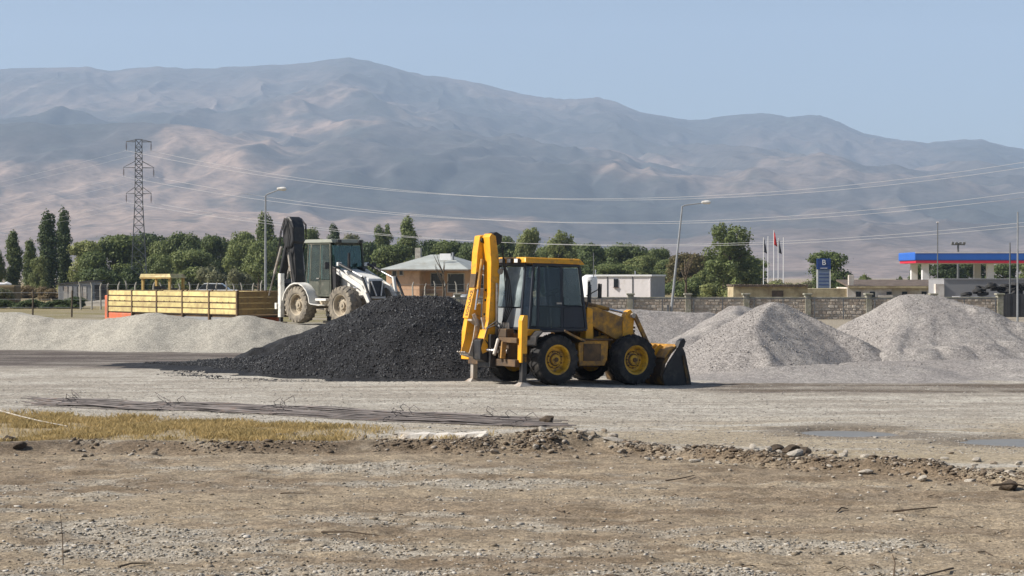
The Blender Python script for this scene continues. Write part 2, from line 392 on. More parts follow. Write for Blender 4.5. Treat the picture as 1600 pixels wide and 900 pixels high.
def ground_z(X, Y, fine=True):
    X = np.asarray(X, float); Y = np.asarray(Y, float)
    yb = berm_y(X); near = sstep(13, 15, Y) * (1 - sstep(60, 90, Y)) * (1 - sstep(20, 40, np.abs(X)))
    z = -0.11 * (1 - sstep(-0.30, 0.12, Y - yb)) * (1 - sstep(20, 40, np.abs(X)))
    lump = fbm(X * 1.3, Y * 1.3, 21, 4)
    z = z + near * np.exp(-((Y - yb - 0.15) / 0.34) ** 2) * (0.015 + 0.17 * np.clip(lump - 0.38, 0, 1) * (0.35 + 1.0 * sstep(-1.5, 0.8, X)))
    z = z + near * 0.15 * np.exp(-(((X - 0.55) / 0.75) ** 2 + ((Y - 29.0) / 0.45) ** 2)) * (0.5 + lump)
    z = z - 0.11 * sstep(0.0, 4.0, X) * sstep(34, 42, Y) * (1 - sstep(60, 80, Y))
    z = z + near * 0.10 * (fbm(X * 0.22, Y * 0.22, 31, 3) - 0.5) * (1 - 0.8 * sstep(34, 42, Y))
    fg = 1 - sstep(-0.2, 0.3, Y - yb)
    if fine:
        z = z + near * (fg * 0.075 + 0.014) * (fbm(X * 2.6, Y * 3.4, 41, 5, 0.6) - 0.5)
        rut = 1 - np.abs(fbm(X * 0.5, Y * 1.9, 51, 4) - 0.5) * 2
        z = z - near * fg * 0.05 * np.clip(rut - 0.86, 0, 1) * 7 * 0.5
        # wheel tracks on the gravel, running across the yard
        z = z + near * (1 - fg) * 0.012 * np.sin(Y * 5.0 + 2.5 * fbm(X * 0.12, Y * 0.3, 61, 3)) * sstep(31, 36, Y)
    pm = pud_mask(X, Y)
    z = z * (1 - pm) + (-0.055) * pm
    return z
def axis_pts(core, far_neg, far_pos, g):
    a = list(core); d = core[1] - core[0]; x = core[-1]
    while x < far_pos: d *= g; x += d; a.append(x)
    d = core[1] - core[0]; x = core[0]; b = []
    while x > far_neg: d *= g; x -= d; b.append(x)
    return np.array(b[::-1] + a)
xs = axis_pts(np.arange(-12.6, 12.61, 0.07), -5400, 5400, 1.10)
ys = [13.0]
while ys[-1] < 50: ys.append(ys[-1] * 1.0036)
while ys[-1] < 400: ys.append(ys[-1] * 1.012)
while ys[-1] < 10800: ys.append(ys[-1] * 1.05)
yb_ = [13.0]; d_ = 0.1
while yb_[-1] > -300: d_ *= 1.25; yb_.append(yb_[-1] - d_)
ys = np.array(yb_[1:][::-1] + ys)
GX, GYY = np.meshgrid(xs, ys)
GZ = ground_z(GX, GYY)
V = np.stack([GX.ravel(), GYY.ravel(), GZ.ravel()], 1)
me = np_mesh('ground', V, grid_faces(len(ys), len(xs)))

def mixc(C, col, w): return C * (1 - w[..., None]) + np.array(col) * w[..., None]
def ground_col(X, Y):
    yb = berm_y(X); C = np.zeros(X.shape + (3,)) + np.array((0.355, 0.328, 0.285))
    n1 = fbm(X * 0.35, Y * 0.6, 71, 4); n2 = fbm(X * 1.1, Y * 2.2, 72, 5, 0.6); n3 = fbm(X * 0.11, Y * 0.5, 73, 4)
    n4 = fbm(X * 0.30, Y * 1.7, 75, 5, 0.6)
    C = mixc(C, (0.430, 0.405, 0.358), sstep(0.35, 0.65, n2))                 # pale gravel yard
    C = mixc(C, (0.325, 0.272, 0.195), 0.85 * (1 - sstep(31.0, 35, Y)) * sstep(0.34, 0.52, n4 + 0.05 * X / 5))  # tan silt
    C = mixc(C, (0.235, 0.205, 0.170), 0.55 * sstep(0.52, 0.66, n4) * sstep(30, 33, Y))   # damp streaks
    # dark asphalt-stained strip on the left
    st = sstep(50.5, 54, Y + 0.16 * (X + 8)) * (1 - sstep(63, 67, Y + 0.12 * (X + 10))) * (1 - sstep(-7, -3.0, X))
    C = mixc(C, (0.092, 0.076, 0.070), np.clip(st * (0.75 + 1.3 * (n4 - 0.4)), 0, 0.97))
    # dark damp strip in front of the right-hand piles
    st = sstep(42.0, 43.8, Y + (n2 - 0.5) * 2.5) * (1 - sstep(46.2, 47.6, Y + (n2 - 0.5) * 1.6)) * sstep(3.4, 5.5, X)
    C = mixc(C, (0.120, 0.096, 0.076), np.clip(st * (0.75 + 1.8 * (n4 - 0.35)), 0, 0.95))
    C = mixc(C, (0.300, 0.262, 0.205), sstep(70, 90, Y) * 0.9)
    C = mixc(C, (0.205, 0.180, 0.085), sstep(92, 110, Y) * (1 - sstep(-4, 6, X)) * sstep(0.3, 0.6, n1))
    C = mixc(C, (0.250, 0.205, 0.110), sstep(120, 160, Y))
    C = mixc(C, (0.300, 0.245, 0.180), sstep(500, 900, Y))
    # wet rim round the puddles
    for cx, cy, rx, ry in PUD:
        d = ((X - cx) / (rx * 1.9)) ** 2 + ((Y - cy) / (ry * 1.9)) ** 2
        C = mixc(C, (0.165, 0.140, 0.112), 0.75 * (1 - sstep(0.4, 1.4, d + (n2 - 0.5) * 1.6)))
    # foreground dirt
    fg = 1 - sstep(-0.25, 0.25, Y - yb + (n2 - 0.5) * 0.5)
    D = np.zeros(X.shape + (3,)) + np.array((0.240, 0.191, 0.136))
    D = mixc(D, (0.165, 0.124, 0.083), 0.8 * sstep(0.45, 0.66, n2))
    D = mixc(D, (0.295, 0.242, 0.174), 0.9 * sstep(0.44, 0.62, n4))
    D = mixc(D, (0.345, 0.318, 0.270), 0.85 * stone_patch(X, Y))
    C = mixc(C, D, fg) if False else C * (1 - fg[..., None]) + D * fg[..., None]
    be = np.exp(-((Y - yb - 0.02) / 0.30) ** 2) * sstep(0.35, 0.6, fbm(X * 1.3, Y * 1.3, 21, 4) + 0.12)
    C = mixc(C, (0.125, 0.092, 0.062), 0.85 * be * (1 - sstep(60, 61, Y)))
    # dry soil under the grass
    C = mixc(C, (0.300, 0.238, 0.140), 0.85 * grass_w(X, Y))
    return C
def stone_patch(X, Y):
    p = np.zeros_like(X)
    for cx, cy, rx, ry, w in ((-2.4, 26.2, 2.6, 0.8, 1.0), (-0.3, 24.3, 2.3, 0.55, 0.9), (-4.2, 19.5, 1.6, 1.8, 0.8), (-3.0, 16.6, 3.5, 1.2, 0.7),
                              (0.0, 17.0, 2.0, 1.2, 0.5), (1.3, 22.3, 1.6, 0.5, 0.5), (2.7, 18.7, 1.6, 0.55, 1.0), (3.4, 16.6, 2.2, 0.6, 0.8), (-2.0, 20.6, 3.0, 0.7, 0.6), (-5.8, 23.0, 1.6, 2.0, 0.5), (0.0, 15.9, 6.0, .8, .75), (-3.6, 18.2, 2.6, 1.6, .75), (1.0, 19.8, 1.6, .9, .45), (-1.0, 18.4, 2.2, .8, .6)):
        d = ((X - cx) / rx) ** 2 + ((Y - cy) / ry) ** 2
        p = np.maximum(p, w * np.exp(-d))
    nz = fbm(X * 1.1, Y * 1.9, 77, 5, 0.68); n2 = fbm(X * 3.1, Y * 4.5, 78, 3, .6)
    return np.clip(sstep(0.22, 0.85, p + (nz - 0.5) * 1.7 + (n2 - .5) * .6), 0, 1)
def grass_w(X, Y):
    yb = berm_y(X)
    top = 31.3 + (-X - 1.0) * 0.50
    w = sstep(0.05, 0.5, Y - yb) * (1 - sstep(-0.5, 0.1, Y - np.minimum(top, 35.6))) * (1 - sstep(-3.4, -1.6, X) * (1 - .35 * sstep(.5, .6, fbm(X * .9, Y * .9, 86, 3)))) * (1 - sstep(14, 18, -X))
    return w * sstep(0.22, 0.5, fbm(X * 0.7, Y * 0.9, 81, 4) + 0.05)
vcol(me, 'base', np.array((.90, .885, .86)) * ground_col(GX, GYY).reshape(-1, 3))
attr_mat('ground', 'base', 5.0, 38.0, 0.20, 0.42, 0.95, 0.75, 0.022, (1, 1, 1), vor=26.0)
g = link('ground', me, 'ground', smooth=True); struct(g, 'tan dirt and pale gravel ground of the yard')

def gz1(x, y): return float(ground_z(np.array([x]), np.array([y]))[0])

# puddles : irregular flat water sheets in the shallow dips
mat('water', (0.17, 0.155, 0.13), 0.16, var=0.15, spec=0.35)
M['water'].node_tree.nodes['Principled BSDF'].inputs['Roughness'].default_value = .36
for (cx, cy, rx, ry), lab in zip(PUD[:2], ('muddy puddle by the stone row, nearer the middle', 'muddy puddle cut by the right edge of the yard')):
    b = MB(); n = 72
    b.v = [(cx, cy, -0.032)] + [(cx + 1.45 * rx * math.cos(2 * math.pi * k / n), cy + 1.45 * ry * math.sin(2 * math.pi * k / n), -0.032) for k in range(n)]
    b.f = [(0, 1 + k, 1 + (k + 1) % n) for k in range(n)]
    struct(b.build('puddle', 'water'), lab)

# ------------------------------------------------------------------ mountains
RX = [-900, -400, -150, 0, 60, 135, 170, 250, 300, 340, 400, 440, 480, 520, 545, 580, 620, 650, 700, 750, 800, 850, 880, 930, 960, 1000, 1040, 1075, 1100, 1150, 1190, 1230, 1280, 1310, 1350, 1400, 1450, 1480, 1530, 1570, 1600, 1700, 1900, 2300]
RY = [190, 120, 112, 105, 103, 100, 107, 101, 104, 103, 99, 98, 95, 90, 87, 93, 103, 112, 118, 127, 139, 149, 152, 149, 155, 172, 178, 185, 183, 176, 173, 179, 177, 187, 205, 215, 220, 217, 214, 225, 230, 245, 235, 280]
YR = 9000.0
us = np.linspace(-0.46, 0.42, 800); ts = np.concatenate([np.linspace(0, 1, 300), np.linspace(1.02, 1.22, 10)])
U, T = np.meshgrid(us, ts); Y0 = 2300.0
Yd = Y0 + T * (YR - Y0); Xd = U * Yd
H = (HOR - np.interp(800 + us * F_PX, RX, RY)) / F_PX * YR
wx = Xd + 500 * (fbm(Xd / 1500, Yd / 1500, 101, 3) - 0.5); wy = Yd + 500 * (fbm(Xd / 1500, Yd / 1500, 111, 3) - 0.5)
rid = 1 - np.abs(2 * fbm(wx / 1250, wy / 1900, 121, 5, 0.48) - 1)
rid2 = 1 - np.abs(2 * fbm(wx / 420, wy / 620, 131, 4, 0.5) - 1)
prof = np.where(T <= 1, 0.62 * T ** 1.15 + 0.38 * T ** 2.2, 1 - (T - 1) * 2.2)
sh = np.clip(T, 0, 1); sh = sh * (1 - sh ** 2) * 2.2
rid3 = 1 - np.abs(2 * fbm(wx / 190, wy / 900, 181, 3, 0.55) - 1)
Zm = H[None, :] * prof + sh * (rid - 0.62) * 200 + sh * (rid2 - 0.6) * 60 + np.clip(T * 3, 0, 1) * (1 - sstep(.93, .99, T)) * (rid3 - .6) * 45
# a nearer row of foothills whose crest crosses the picture
fh = np.interp(800 + us * F_PX, [-300, 0, 120, 260, 330, 420, 520, 640, 760, 900, 1050, 1300, 1600, 2000], [200, 203, 206, 202, 215, 245, 262, 275, 262, 262, 300, 345, 330, 350])
FHH = (HOR - fh) / F_PX * 5200
bump = np.exp(-((Yd - 5200 - 500 * (fbm(U * 9, U * 0, 141, 3) - 0.5)) / 750) ** 2)
Zm = np.maximum(Zm, FHH[None, :] * bump + (rid2 - 0.6) * 80 * bump)
Zm = Zm - 8 + (vnoise(Xd / 45, Yd / 45, 151) - 0.5) * 9 * np.clip(T * 4, 0, 1)
lim = (H[None, :] / YR) * Yd * 0.985
Zm = np.where(T < 0.98, np.minimum(Zm, lim), Zm)
V = np.stack([Xd.ravel(), Yd.ravel(), Zm.ravel()], 1)
me = np_mesh('mountains', V, grid_faces(len(ts), len(us)))
n1 = fbm(Xd / 700, Yd / 1100, 161, 5, 0.55); n2 = fbm(Xd / 160, Yd / 240, 171, 4, 0.6)
C = np.zeros(Xd.shape + (3,)) + np.array((0.120, 0.105, 0.088))
C = mixc(C, (0.055, 0.060, 0.052), 0.85 * sstep(0.44, 0.60, n1 + 0.15 * (n2 - 0.5)))
C = mixc(C, (0.46, 0.32, 0.22), 0.95 * sstep(0.57, 0.66, 1 - n1 + 0.14 * (n2 - 0.5)) * (1 - 0.75 * sstep(0.5, 0.85, T)) * (1 - .6 * sstep(-.02, .14, U)) * 1.0)
C = mixc(C, (0.40, 0.29, 0.225), 0.75 * (1 - sstep(0.06, 0.26, T)))
C = mixc(C, (0.07, 0.075, 0.06), 0.6 * sstep(0.58, 0.7, n2))
vcol(me, 'base', np.array((.50, .52, .58)) * C.reshape(-1, 3))
attr_mat('mountains', 'base', 0.01, 0.05, 0.25, 0.3, 1.0, 0.0, 1.0)
struct(link('mountains', me, 'mountains', smooth=True), 'long hazy mountain range behind the plain')

# haze : one closed box of thin even air round the whole place
m, n, l, p = _new('haze'); n.remove(p)
pv = n.new('ShaderNodeVolumePrincipled'); pv.inputs['Color'].default_value = (0.58, 0.75, 1.0, 1)
pv.inputs['Density'].default_value = 0.92e-4; pv.inputs['Anisotropy'].default_value = 0.0
l.new(pv.outputs[0], n['Material Output'].inputs['Volume'])
b = MB(); b.b2(-6200, 6200, -600, 11600, -30, 1500)
tag(b.build('haze', 'haze'), 'thin blue daytime haze in the air', kind='stuff')

# ------------------------------------------------------------------ piles
def pile(name, label, cat, segs, box, step, cols, noise=0.05, mt='pile_gravel', group=None, seed=0, warp=.4):
    x0, x1, y0, y1 = box
    X, Y = np.meshgrid(np.arange(x0, x1, step), np.arange(y0, y1, step))
    wx = X + warp * (fbm(X * 0.6, Y * 0.6, seed + 1, 3) - 0.5) + 0.2 * (fbm(X * 2, Y * 2, seed + 2, 3) - 0.5)
    wy = Y + warp * (fbm(X * 0.6, Y * 0.6, seed + 3, 3) - 0.5) + 0.2 * (fbm(X * 2, Y * 2, seed + 4, 3) - 0.5)
    Z = np.full(X.shape, -5.0)
    for (ax, ay, az, bx, by, bz, s, r) in segs:
        dx, dy = bx - ax, by - ay; L2 = dx * dx + dy * dy + 1e-9
        t = np.clip(((wx - ax) * dx + (wy - ay) * dy) / L2, 0, 1)
        dist = np.hypot(wx - ax - t * dx, wy - ay - t * dy)
        dd = np.sqrt(np.maximum(dist - r, 0) ** 2 + 0.003) - 0.055
        zz = az + (bz - az) * t - s * dd
        k = 0.04                                   # smooth union
        hh = np.clip(0.5 + 0.5 * (zz - Z) / k, 0, 1)
        Z = Z * (1 - hh) + zz * hh + k * hh * (1 - hh)
    G = ground_z(X, Y, False)
    toe = sstep(-0.35, 0.6, Z)
    Z = Z + (fbm(X * 1.3, Y * 1.3, seed + 5, 4) - 0.5) * noise * 2.4 * toe + (fbm(X * 7, Y * 7, seed + 6, 3) - 0.5) * noise * toe
    # runnels down the slope
    H = Z - G
    Hs = np.where(H > 0.12, H, 0.12 * np.exp(np.clip(H - 0.12, -8, 0) / 0.12) )   # spread toe
    Hs = np.where(H < -0.45, H, Hs) - 0.03
    Zf = G + Hs
    keep = Hs > -0.06
    F = grid_faces(*X.shape); kf = keep.ravel()[F].any(1); F = F[kf]
    used = np.zeros(X.size, bool); used[F.ravel()] = True; idx = np.cumsum(used) - 1
    V = np.stack([X.ravel(), Y.ravel(), Zf.ravel()], 1)[used]
    me = np_mesh(name, V, idx[F])
    n1 = fbm(X * 0.8, Y * 0.8, seed + 7, 4); n2 = fbm(X * 5, Y * 5, seed + 8, 4)
    C = np.zeros(X.shape + (3,)) + np.array(cols[0]); C = mixc(C, cols[1], sstep(0.4, 0.62, n1)); C = mixc(C, cols[2], 0.6 * sstep(0.5, 0.7, n2))
    vcol(me, 'base', 0.86 * C.reshape(-1, 3)[used])
    o = link(name, me, mt, smooth=True); tag(o, label, cat, group)
    return o
attr_mat('pile_gravel', 'base', 4.0, 24.0, 0.10, 0.38, 0.95, 0.8, 0.03, vor=26.0)
attr_mat('pile_fine', 'base', 3.0, 22.0, 0.10, 0.26, 0.95, 0.5, 0.02, vor=40.0)
attr_mat('pile_asphalt', 'base', 6.0, 26.0, 0.3, 0.75, 0.75, 1.0, 0.05, vor=20.0)
GR = ((0.285, 0.264, 0.248), (0.325, 0.302, 0.280), (0.245, 0.226, 0.214))
FN = ((0.355, 0.332, 0.285), (0.38, 0.357, 0.305), (0.335, 0.312, 0.268))
BK = ((0.022, 0.022, 0.024), (0.034, 0.034, 0.036), (0.012, 0.012, 0.013))
grp = 'pale grey gravel piles in the yard'
pile('asphalt_pile', 'large heap of black asphalt millings left of the yellow backhoe', 'asphalt pile',
     [(-2.95, 50.6, 2.0, -2.0, 50.5, 1.98, 0.52, 0.25), (-2.5, 50.5, 2.0, -2.3, 49.0, 1.5, 0.5, 0.4), (-2.2, 50.5, 1.95, -0.5, 50.9, 0.95, 0.5, 0.25),
      (-3.0, 51.0, 1.95, -3.9, 54.0, 1.80, 0.6, 0.1), (-3.9, 54.0, 1.80, -5.3, 55.4, 1.22, 0.72, 0.12), (-5.3, 55.4, 1.22, -7.2, 55.0, 0.50, 0.62, 0.3),
      (-7.0, 53.6, 0.30, -9.6, 54.2, 0.10, 0.12, 0.6), (-5.6, 50.2, 0.35, -7.2, 51.4, 0.18, 0.25, 0.4)],
     (-12, 4, 44.5, 58), 0.065, BK, 0.028, 'pile_asphalt', seed=300)
pile('gravel_pile', 'wedge of pale gravel with dark shaded face right of the loader bucket', 'gravel pile',
     [(7.35, 54.2, 1.80, 6.45, 51.4, 1.22, 0.575, 0.0), (7.35, 54.2, 1.80, 7.7, 55.0, 1.76, 0.575, 0.1), (6.45, 51.4, 1.22, 6.7, 49.6, 0.40, 0.58, 0.0), (7.6, 54.6, 1.74, 9.6, 53.0, 0.80, 0.575, 0.0)],
     (1.5, 13.5, 46.3, 61), 0.07, GR, 0.016, group=grp, seed=320, warp=.25)
pile('gravel_pile', 'pale gravel ridge tucked behind the sharp-crested wedge beside the lamp post', 'gravel pile',
     [(7.1, 60.0, 1.62, 6.6, 58.2, 1.4, 0.60, 0.05), (7.1, 60.0, 1.62, 7.6, 62.5, 1.5, 0.6, 0.2), (6.6, 58.2, 1.4, 5.3, 57.2, .75, .5, .2)],
     (2.0, 13.0, 54.5, 67), 0.08, GR, 0.035, group=grp, seed=340)
pile('gravel_pile', 'broad tall gravel pile nearest the right edge, rounded crest', 'gravel pile',
     [(11.85, 57.5, 2.0, 12.5, 57.0, 1.97, 0.56, 0.06), (12.5, 57.0, 1.97, 13.7, 56.2, 1.62, 0.55, 0.15), (13.7, 56.2, 1.62, 14.5, 55.8, 1.2, 0.5, 0.3), (11.9, 57.3, 2.0, 10.5, 52.6, 0.55, 0.56, 0.08), (11.95, 57.1, 1.98, 11.2, 52.7, .55, .55, .35), (12.1, 57.0, 1.97, 12.1, 53.0, .62, .54, .4), (12.4, 56.9, 1.93, 13.0, 53.3, .68, .52, .4), (12.8, 56.8, 1.85, 14.0, 53.8, .72, .5, .4)],
     (6.0, 20, 48.5, 65), 0.075, GR, 0.022, group=grp, seed=360, warp=.3)
pile('gravel_pile', 'low flat-topped gravel pile seen between the backhoe hood and the lamp post', 'gravel pile',
     [(2.6, 68.0, 1.3, 4.4, 67.6, 1.36, 0.58, 0.4), (4.4, 67.6, 1.36, 6.6, 67.8, 1.24, 0.55, 0.6), (6.6, 67.8, 1.2, 8.4, 68.6, 1.0, 0.5, 0.6)],
     (-1, 13, 62, 74), 0.09, GR, 0.03, group=grp, seed=380)
pile('gravel_pile', 'small low gravel heap cut off by the right edge of the photo', 'gravel pile',
     [(16.4, 62.0, 0.95, 19.5, 61.5, 1.15, 0.5, 0.3)], (12.5, 25, 57, 67), 0.09, GR, 0.05, group=grp, seed=400)
pile('gravel_pile', 'low spill of gravel at the foot of the right-hand piles', 'gravel pile',
     [(9.6, 51.6, 0.22, 13.5, 50.8, 0.30, 0.16, 0.5), (7.2, 49.6, 0.22, 10.0, 49.9, 0.2, 0.16, 0.6), (13.5, 50.8, 0.3, 15.5, 51.0, 0.3, 0.2, 0.5)], (2, 19, 46.3, 55), 0.08, GR, 0.04, group=grp, seed=420)
pile('sand_pile', 'long low heap of pale crushed sand in front of the trailer', 'sand pile',
     [(-26, 70.0, 1.2, -17.6, 68.2, 1.26, 0.55, 0.25), (-17.6, 68.2, 1.26, -16.4, 67.6, 1.10, 0.55, 0.2), (-16.4, 67.6, 1.04, -13.8, 67.0, 1.0, 0.55, 0.2), (-13.8, 67.0, 1.08, -12.4, 66.5, 1.27, 0.52, 0.25),
      (-12.4, 66.5, 1.27, -10.6, 66.2, 1.02, 0.52, 0.25), (-10.6, 66.2, 1.02, -9.1, 66.1, 1.17, 0.5, 0.25), (-9.1, 66.1, 1.17, -7.4, 66.2, 0.84, 0.5, 0.3),
      (-7.6, 67.6, 0.82, -2.4, 66.5, 0.82, 0.5, 1.35), (-7.4, 69.8, 0.80, -3, 68.8, 0.8, 0.5, 1.0)],
     (-29, 2, 60.5, 75), 0.09, FN, 0.012, 'pile_fine', seed=440, warp=.2)

# ------------------------------------------------------------------ backhoe loaders
def wheel_meshes(Rr, hw, dusty):
    tm = 'rubber_dusty' if dusty else 'rubber'
    rr = Rr * 0.565
    b = MB(); r1 = Rr - 0.035
    b.lathe([(rr, -hw * .86), (rr + .02, -hw * .98), (rr + .10, -hw * 1.04), (r1 - .08, -hw * 1.02), (r1 - .02, -hw * .9), (r1, -hw * .5), (r1 + .006, 0),
             (r1, hw * .5), (r1 - .02, hw * .9), (r1 - .08, hw * 1.02), (rr + .10, hw * 1.04), (rr + .02, hw * .98), (rr, hw * .86)], n=40)
    nl = 20
    for k in range(nl):
        for sd in (-1, 1):
            a0 = 2 * math.pi * (k + (0.5 if sd > 0 else 0)) / nl; da = 0.20; wv = 0.062
            vs = []
            for rad in (r1 - .02, Rr):
                for (ty, aa, s2) in ((0.02, 0, -1), (0.02, 0, 1), (1.0, da, 1), (1.0, da, -1)):
                    a = a0 + aa + s2 * wv; q = rad - (0.045 if ty == 1.0 else 0)
                    vs.append((q * math.cos(a), sd * ty * hw, q * math.sin(a)))
            b.hexa(vs)
            vs = []                                   # shoulder of the lug running down the sidewall
            for yy in (0.90, 1.06):
                for (rad, s2) in ((Rr - .05, -1), (Rr - .05, 1), (Rr - .15, 0.7), (Rr - .15, -0.7)):
                    a = a0 + da + s2 * wv; vs.append((rad * math.cos(a), sd * yy * hw, rad * math.sin(a)))
            b.hexa(vs)
    tyre = b
    b = MB()
    b.lathe([(rr + .012, .9 * hw), (rr - .03, .84 * hw), (rr - .055, .55 * hw), (rr - .075, .18 * hw), (rr * .62, .14 * hw), (rr * .5, .30 * hw), (rr * .36, .32 * hw), (rr * .34, .55 * hw), (0.001, .6 * hw)], n=32)
    b.lathe([(rr + .012, .9 * hw), (rr + .012, -.8 * hw), (rr - .05, -.7 * hw), (0.001, -.5 * hw)], n=32)
    rim = b
    b = MB()
    for k in range(8):
        a = 2 * math.pi * k / 8
        b.tube([(rr * .55 * math.cos(a), .12 * hw, rr * .55 * math.sin(a)), (rr * .55 * math.cos(a), .40 * hw, rr * .55 * math.sin(a))], 0.018, 6)
    b.lathe([(0.001, .72 * hw), (0.05, .70 * hw), (0.06, .5 * hw), (rr * .60, .2 * hw), (rr * .60, .13 * hw)], n=16)
    return tyre, rim, b
def add_wheel(root, x, y, Rr, hw, dusty, rimmat, meshes):
    w = part('wheel', root, (x, y, Rr)); w.rotation_euler = (0, rnd.uniform(0, 6), 0 if y > 0 else math.pi)
    for nm, mm, sm in zip(('tyre', 'rim', 'hub'), meshes, (False, True, True)):
        o = bpy.data.objects.new(nm, mm); COL.objects.link(o); o.parent = w
    return w
def wheel_set(root, spots, Rr, hw, dusty, rimmat):
    t, r, h = wheel_meshes(Rr, hw, dusty)
    ms = []
    for bb, nm, mt in ((t, 'tyre', 'rubber_dusty' if dusty else 'rubber'), (r, 'rim', rimmat), (h, 'hub', 'frame_brown' if not dusty else 'rim_dusty')):
        o = bb.build(nm, mt, smooth=True); ms.append(o.data); bpy.data.objects.remove(o)
    for x, y in spots: add_wheel(root, x, y, Rr, hw, dusty, rimmat, ms)
def pane(name, pts, m, parent, th=0.012):
    p = [Vector(q) for q in pts]; nrm = (p[1] - p[0]).cross(p[2] - p[0]).normalized() * th
    b = MB(); k = len(p)
    b.add([tuple(q) for q in p] + [tuple(q + nrm) for q in p], [tuple(range(k))[::-1], tuple(range(k, 2 * k))] + [(i, (i + 1) % k, k + (i + 1) % k, k + i) for i in range(k)])
    return b.build(name, m, parent)
def cylinder(name, parent, a, b, r, t=0.6, body='yellow_paint', rod='chrome_rod'):
    a = Vector(a); b_ = Vector(b); mid = a.lerp(b_, t)
    o = MB().tube([a, mid], r, 10).build(name, body, parent, True)
    MB().tube([mid - (b_ - a) * 0.02, b_], r * 0.55, 8).build('rod', rod, o, True)
    return o

def cab(root, x0, x1, z0, z1, hw, paint, frame, gl, rgl, lower, roofmat, roof_over=(0.14, 0.06), inner=True, leanf=0.2, leanr=0.13, rear_pale=True):
    tz = z1 - 0.16; hb, ht = hw, hw - 0.06
    rb, rt, ft, fb = x0, x0 + leanr, x1 - leanf, x1
    c = MB(); w = 0.065
    def pt(x, s, z):
        f = (z - z0) / (tz - z0); return (x, s * (hb + (ht - hb) * f), z)
    xb1, xb2 = x0 + 0.36, x0 + (x1 - x0) * 0.60
    ch = 0.13                                                          # chamfered rear corner
    for s in (-1, 1):
        c.bar(pt(fb, s, z0), pt(ft, s, tz), w, w); c.bar(pt(rb + ch, s, z0), pt(rt + ch, s, tz), w * .8, w * .8)
        c.bar(pt(xb1, s, z0), pt(xb1 + 0.04, s, tz), w, w); c.bar(pt(xb2, s, z0), pt(xb2 - 0.02, s, tz), w * .8, w)
        c.bar(pt(rb, s * .80, z0), pt(rt, s * .80, tz), w * .8, w * .8)
        c.bar(pt(rt + ch, s, tz), pt(ft, s, tz), w, w); c.bar(pt(rb + ch, s, z0), pt(fb, s, z0), w, w)
        c.bar(pt(xb1, s, z0 + .52), pt(fb - leanf * .3, s, z0 + .52), w * .6, w * .6)
    for xx, zz in ((ft, tz), (fb, z0), (rb + .02, z0), (rt, tz)): c.bar(pt(xx, -.8, zz), pt(xx, .8, zz), w, w)
    c.b2(x0 + .05, x1 - .05, -hb + .03, hb - .03, z0 - .05, z0 + .0)
    cb = c.build('cab', frame, root, bevel=0.008)
    # glass, pane by pane
    i = 0.02
    for s in (-1, 1):
        ii = s * 0.012
        def q(x, z): p = pt(x, s, z); return (p[0], p[1] + ii, p[2])
        pane('side_window', [q(rb + ch + .05, z0 + .06), q(xb1 - .04, z0 + .06), q(xb1 - .0, tz - .05), q(rt + ch + .05, tz - .05)], gl, cb)
        pane('side_window', [q(xb2 + .05, z0 + .56), q(fb - leanf * .36 - .06, z0 + .56), q(ft - .05, tz - .05), q(xb2 + .03, tz - .05)], gl, cb)
        d = pane('door', [q(xb1 + .04, z0 + .04), q(xb2 - .04, z0 + .04), q(xb2 - .05, tz - .05), q(xb1 + .07, tz - .05)], 'door_glass' if lower == 'cab_navy' and s < 0 else gl, cb)
        pane('lower_panel', [q(xb2 + .04, z0 + .04), q(fb - .06, z0 + .04), q(fb - leanf * .36 - .05, z0 + .50), q(xb2 + .04, z0 + .50)], lower, cb)
        if lower != 'cab_navy':
            p1 = [(x, y + s * 0.012, z) for x, y, z in (q(xb1 + .03, z0 + .03), q(xb2 - .03, z0 + .03), q(xb2 - .04, z0 + .50), q(xb1 + .04, z0 + .50))]
            pane('door_panel', p1, lower, cb)
        hx = q(xb2 - .10, z0 + .60)
        MB().box((hx[0], hx[1] + s * 0.03, hx[2]), (0.14, 0.03, 0.04)).build('door_handle', 'steel', cb)
        pane('rear_corner_window', [(rb + .015, s * hb * .84, z0 + .06), (rb + ch - .01, s * hb * .985, z0 + .06), (rt + ch - .01, s * ht * .985, tz - .05), (rt + .015, s * ht * .84, tz - .05)], gl, cb)
    pane('rear_window', [(rb, -hb * .74, z0 + .50), (rb, hb * .74, z0 + .50), (rt, ht * .74, tz - .06), (rt, -ht * .74, tz - .06)], rgl, cb)
    pane('rear_lower_panel', [(rb - .004, -hb * .76, z0 + .03), (rb - .004, hb * .76, z0 + .03), (rb + leanr * .34 - .004, hb * .76, z0 + .47), (rb + leanr * .34 - .004, -hb * .76, z0 + .47)], 'cab_grey' if rear_pale else lower, cb)
    pane('windscreen', [(fb, -hb * .9, z0 + .08), (fb, hb * .9, z0 + .08), (ft, ht * .9, tz - .06), (ft, -ht * .9, tz - .06)], gl, cb)
    # inside
    xm = (x0 + x1) / 2
    s_ = MB(); s_.box((xm - .12, 0, z0 + .48), (.5, .5, .13)).box((xm - .36, 0, z0 + .85), (.13, .48, .68), (0, -.15, 0)).b2(xm - .25, xm + .02, -.16, .16, z0, z0 + .42)
    s_.build('seat', 'dark_trim', cb, bevel=.03)
    d_ = MB(); d_.prism([(x1 - .30, z0), (x1 - .08, z0), (x1 - .14, z0 + .72), (x1 - .34, z0 + .80)], -.24, .24)
    d_.build('console', 'dark_trim', cb, bevel=.02)
    MB().b2(x0 + .2, x0 + .62, .34, .6, z0, z0 + .68).build('side_console', 'dark_trim', cb, bevel=.02)
    MB().b2(x0 + .2, x0 + .75, -.62, -.36, z0, z0 + .5).build('side_console', 'dark_trim', cb, bevel=.02)
    st = MB(); k = 20; cx, cz = x1 - .46, z0 + .86
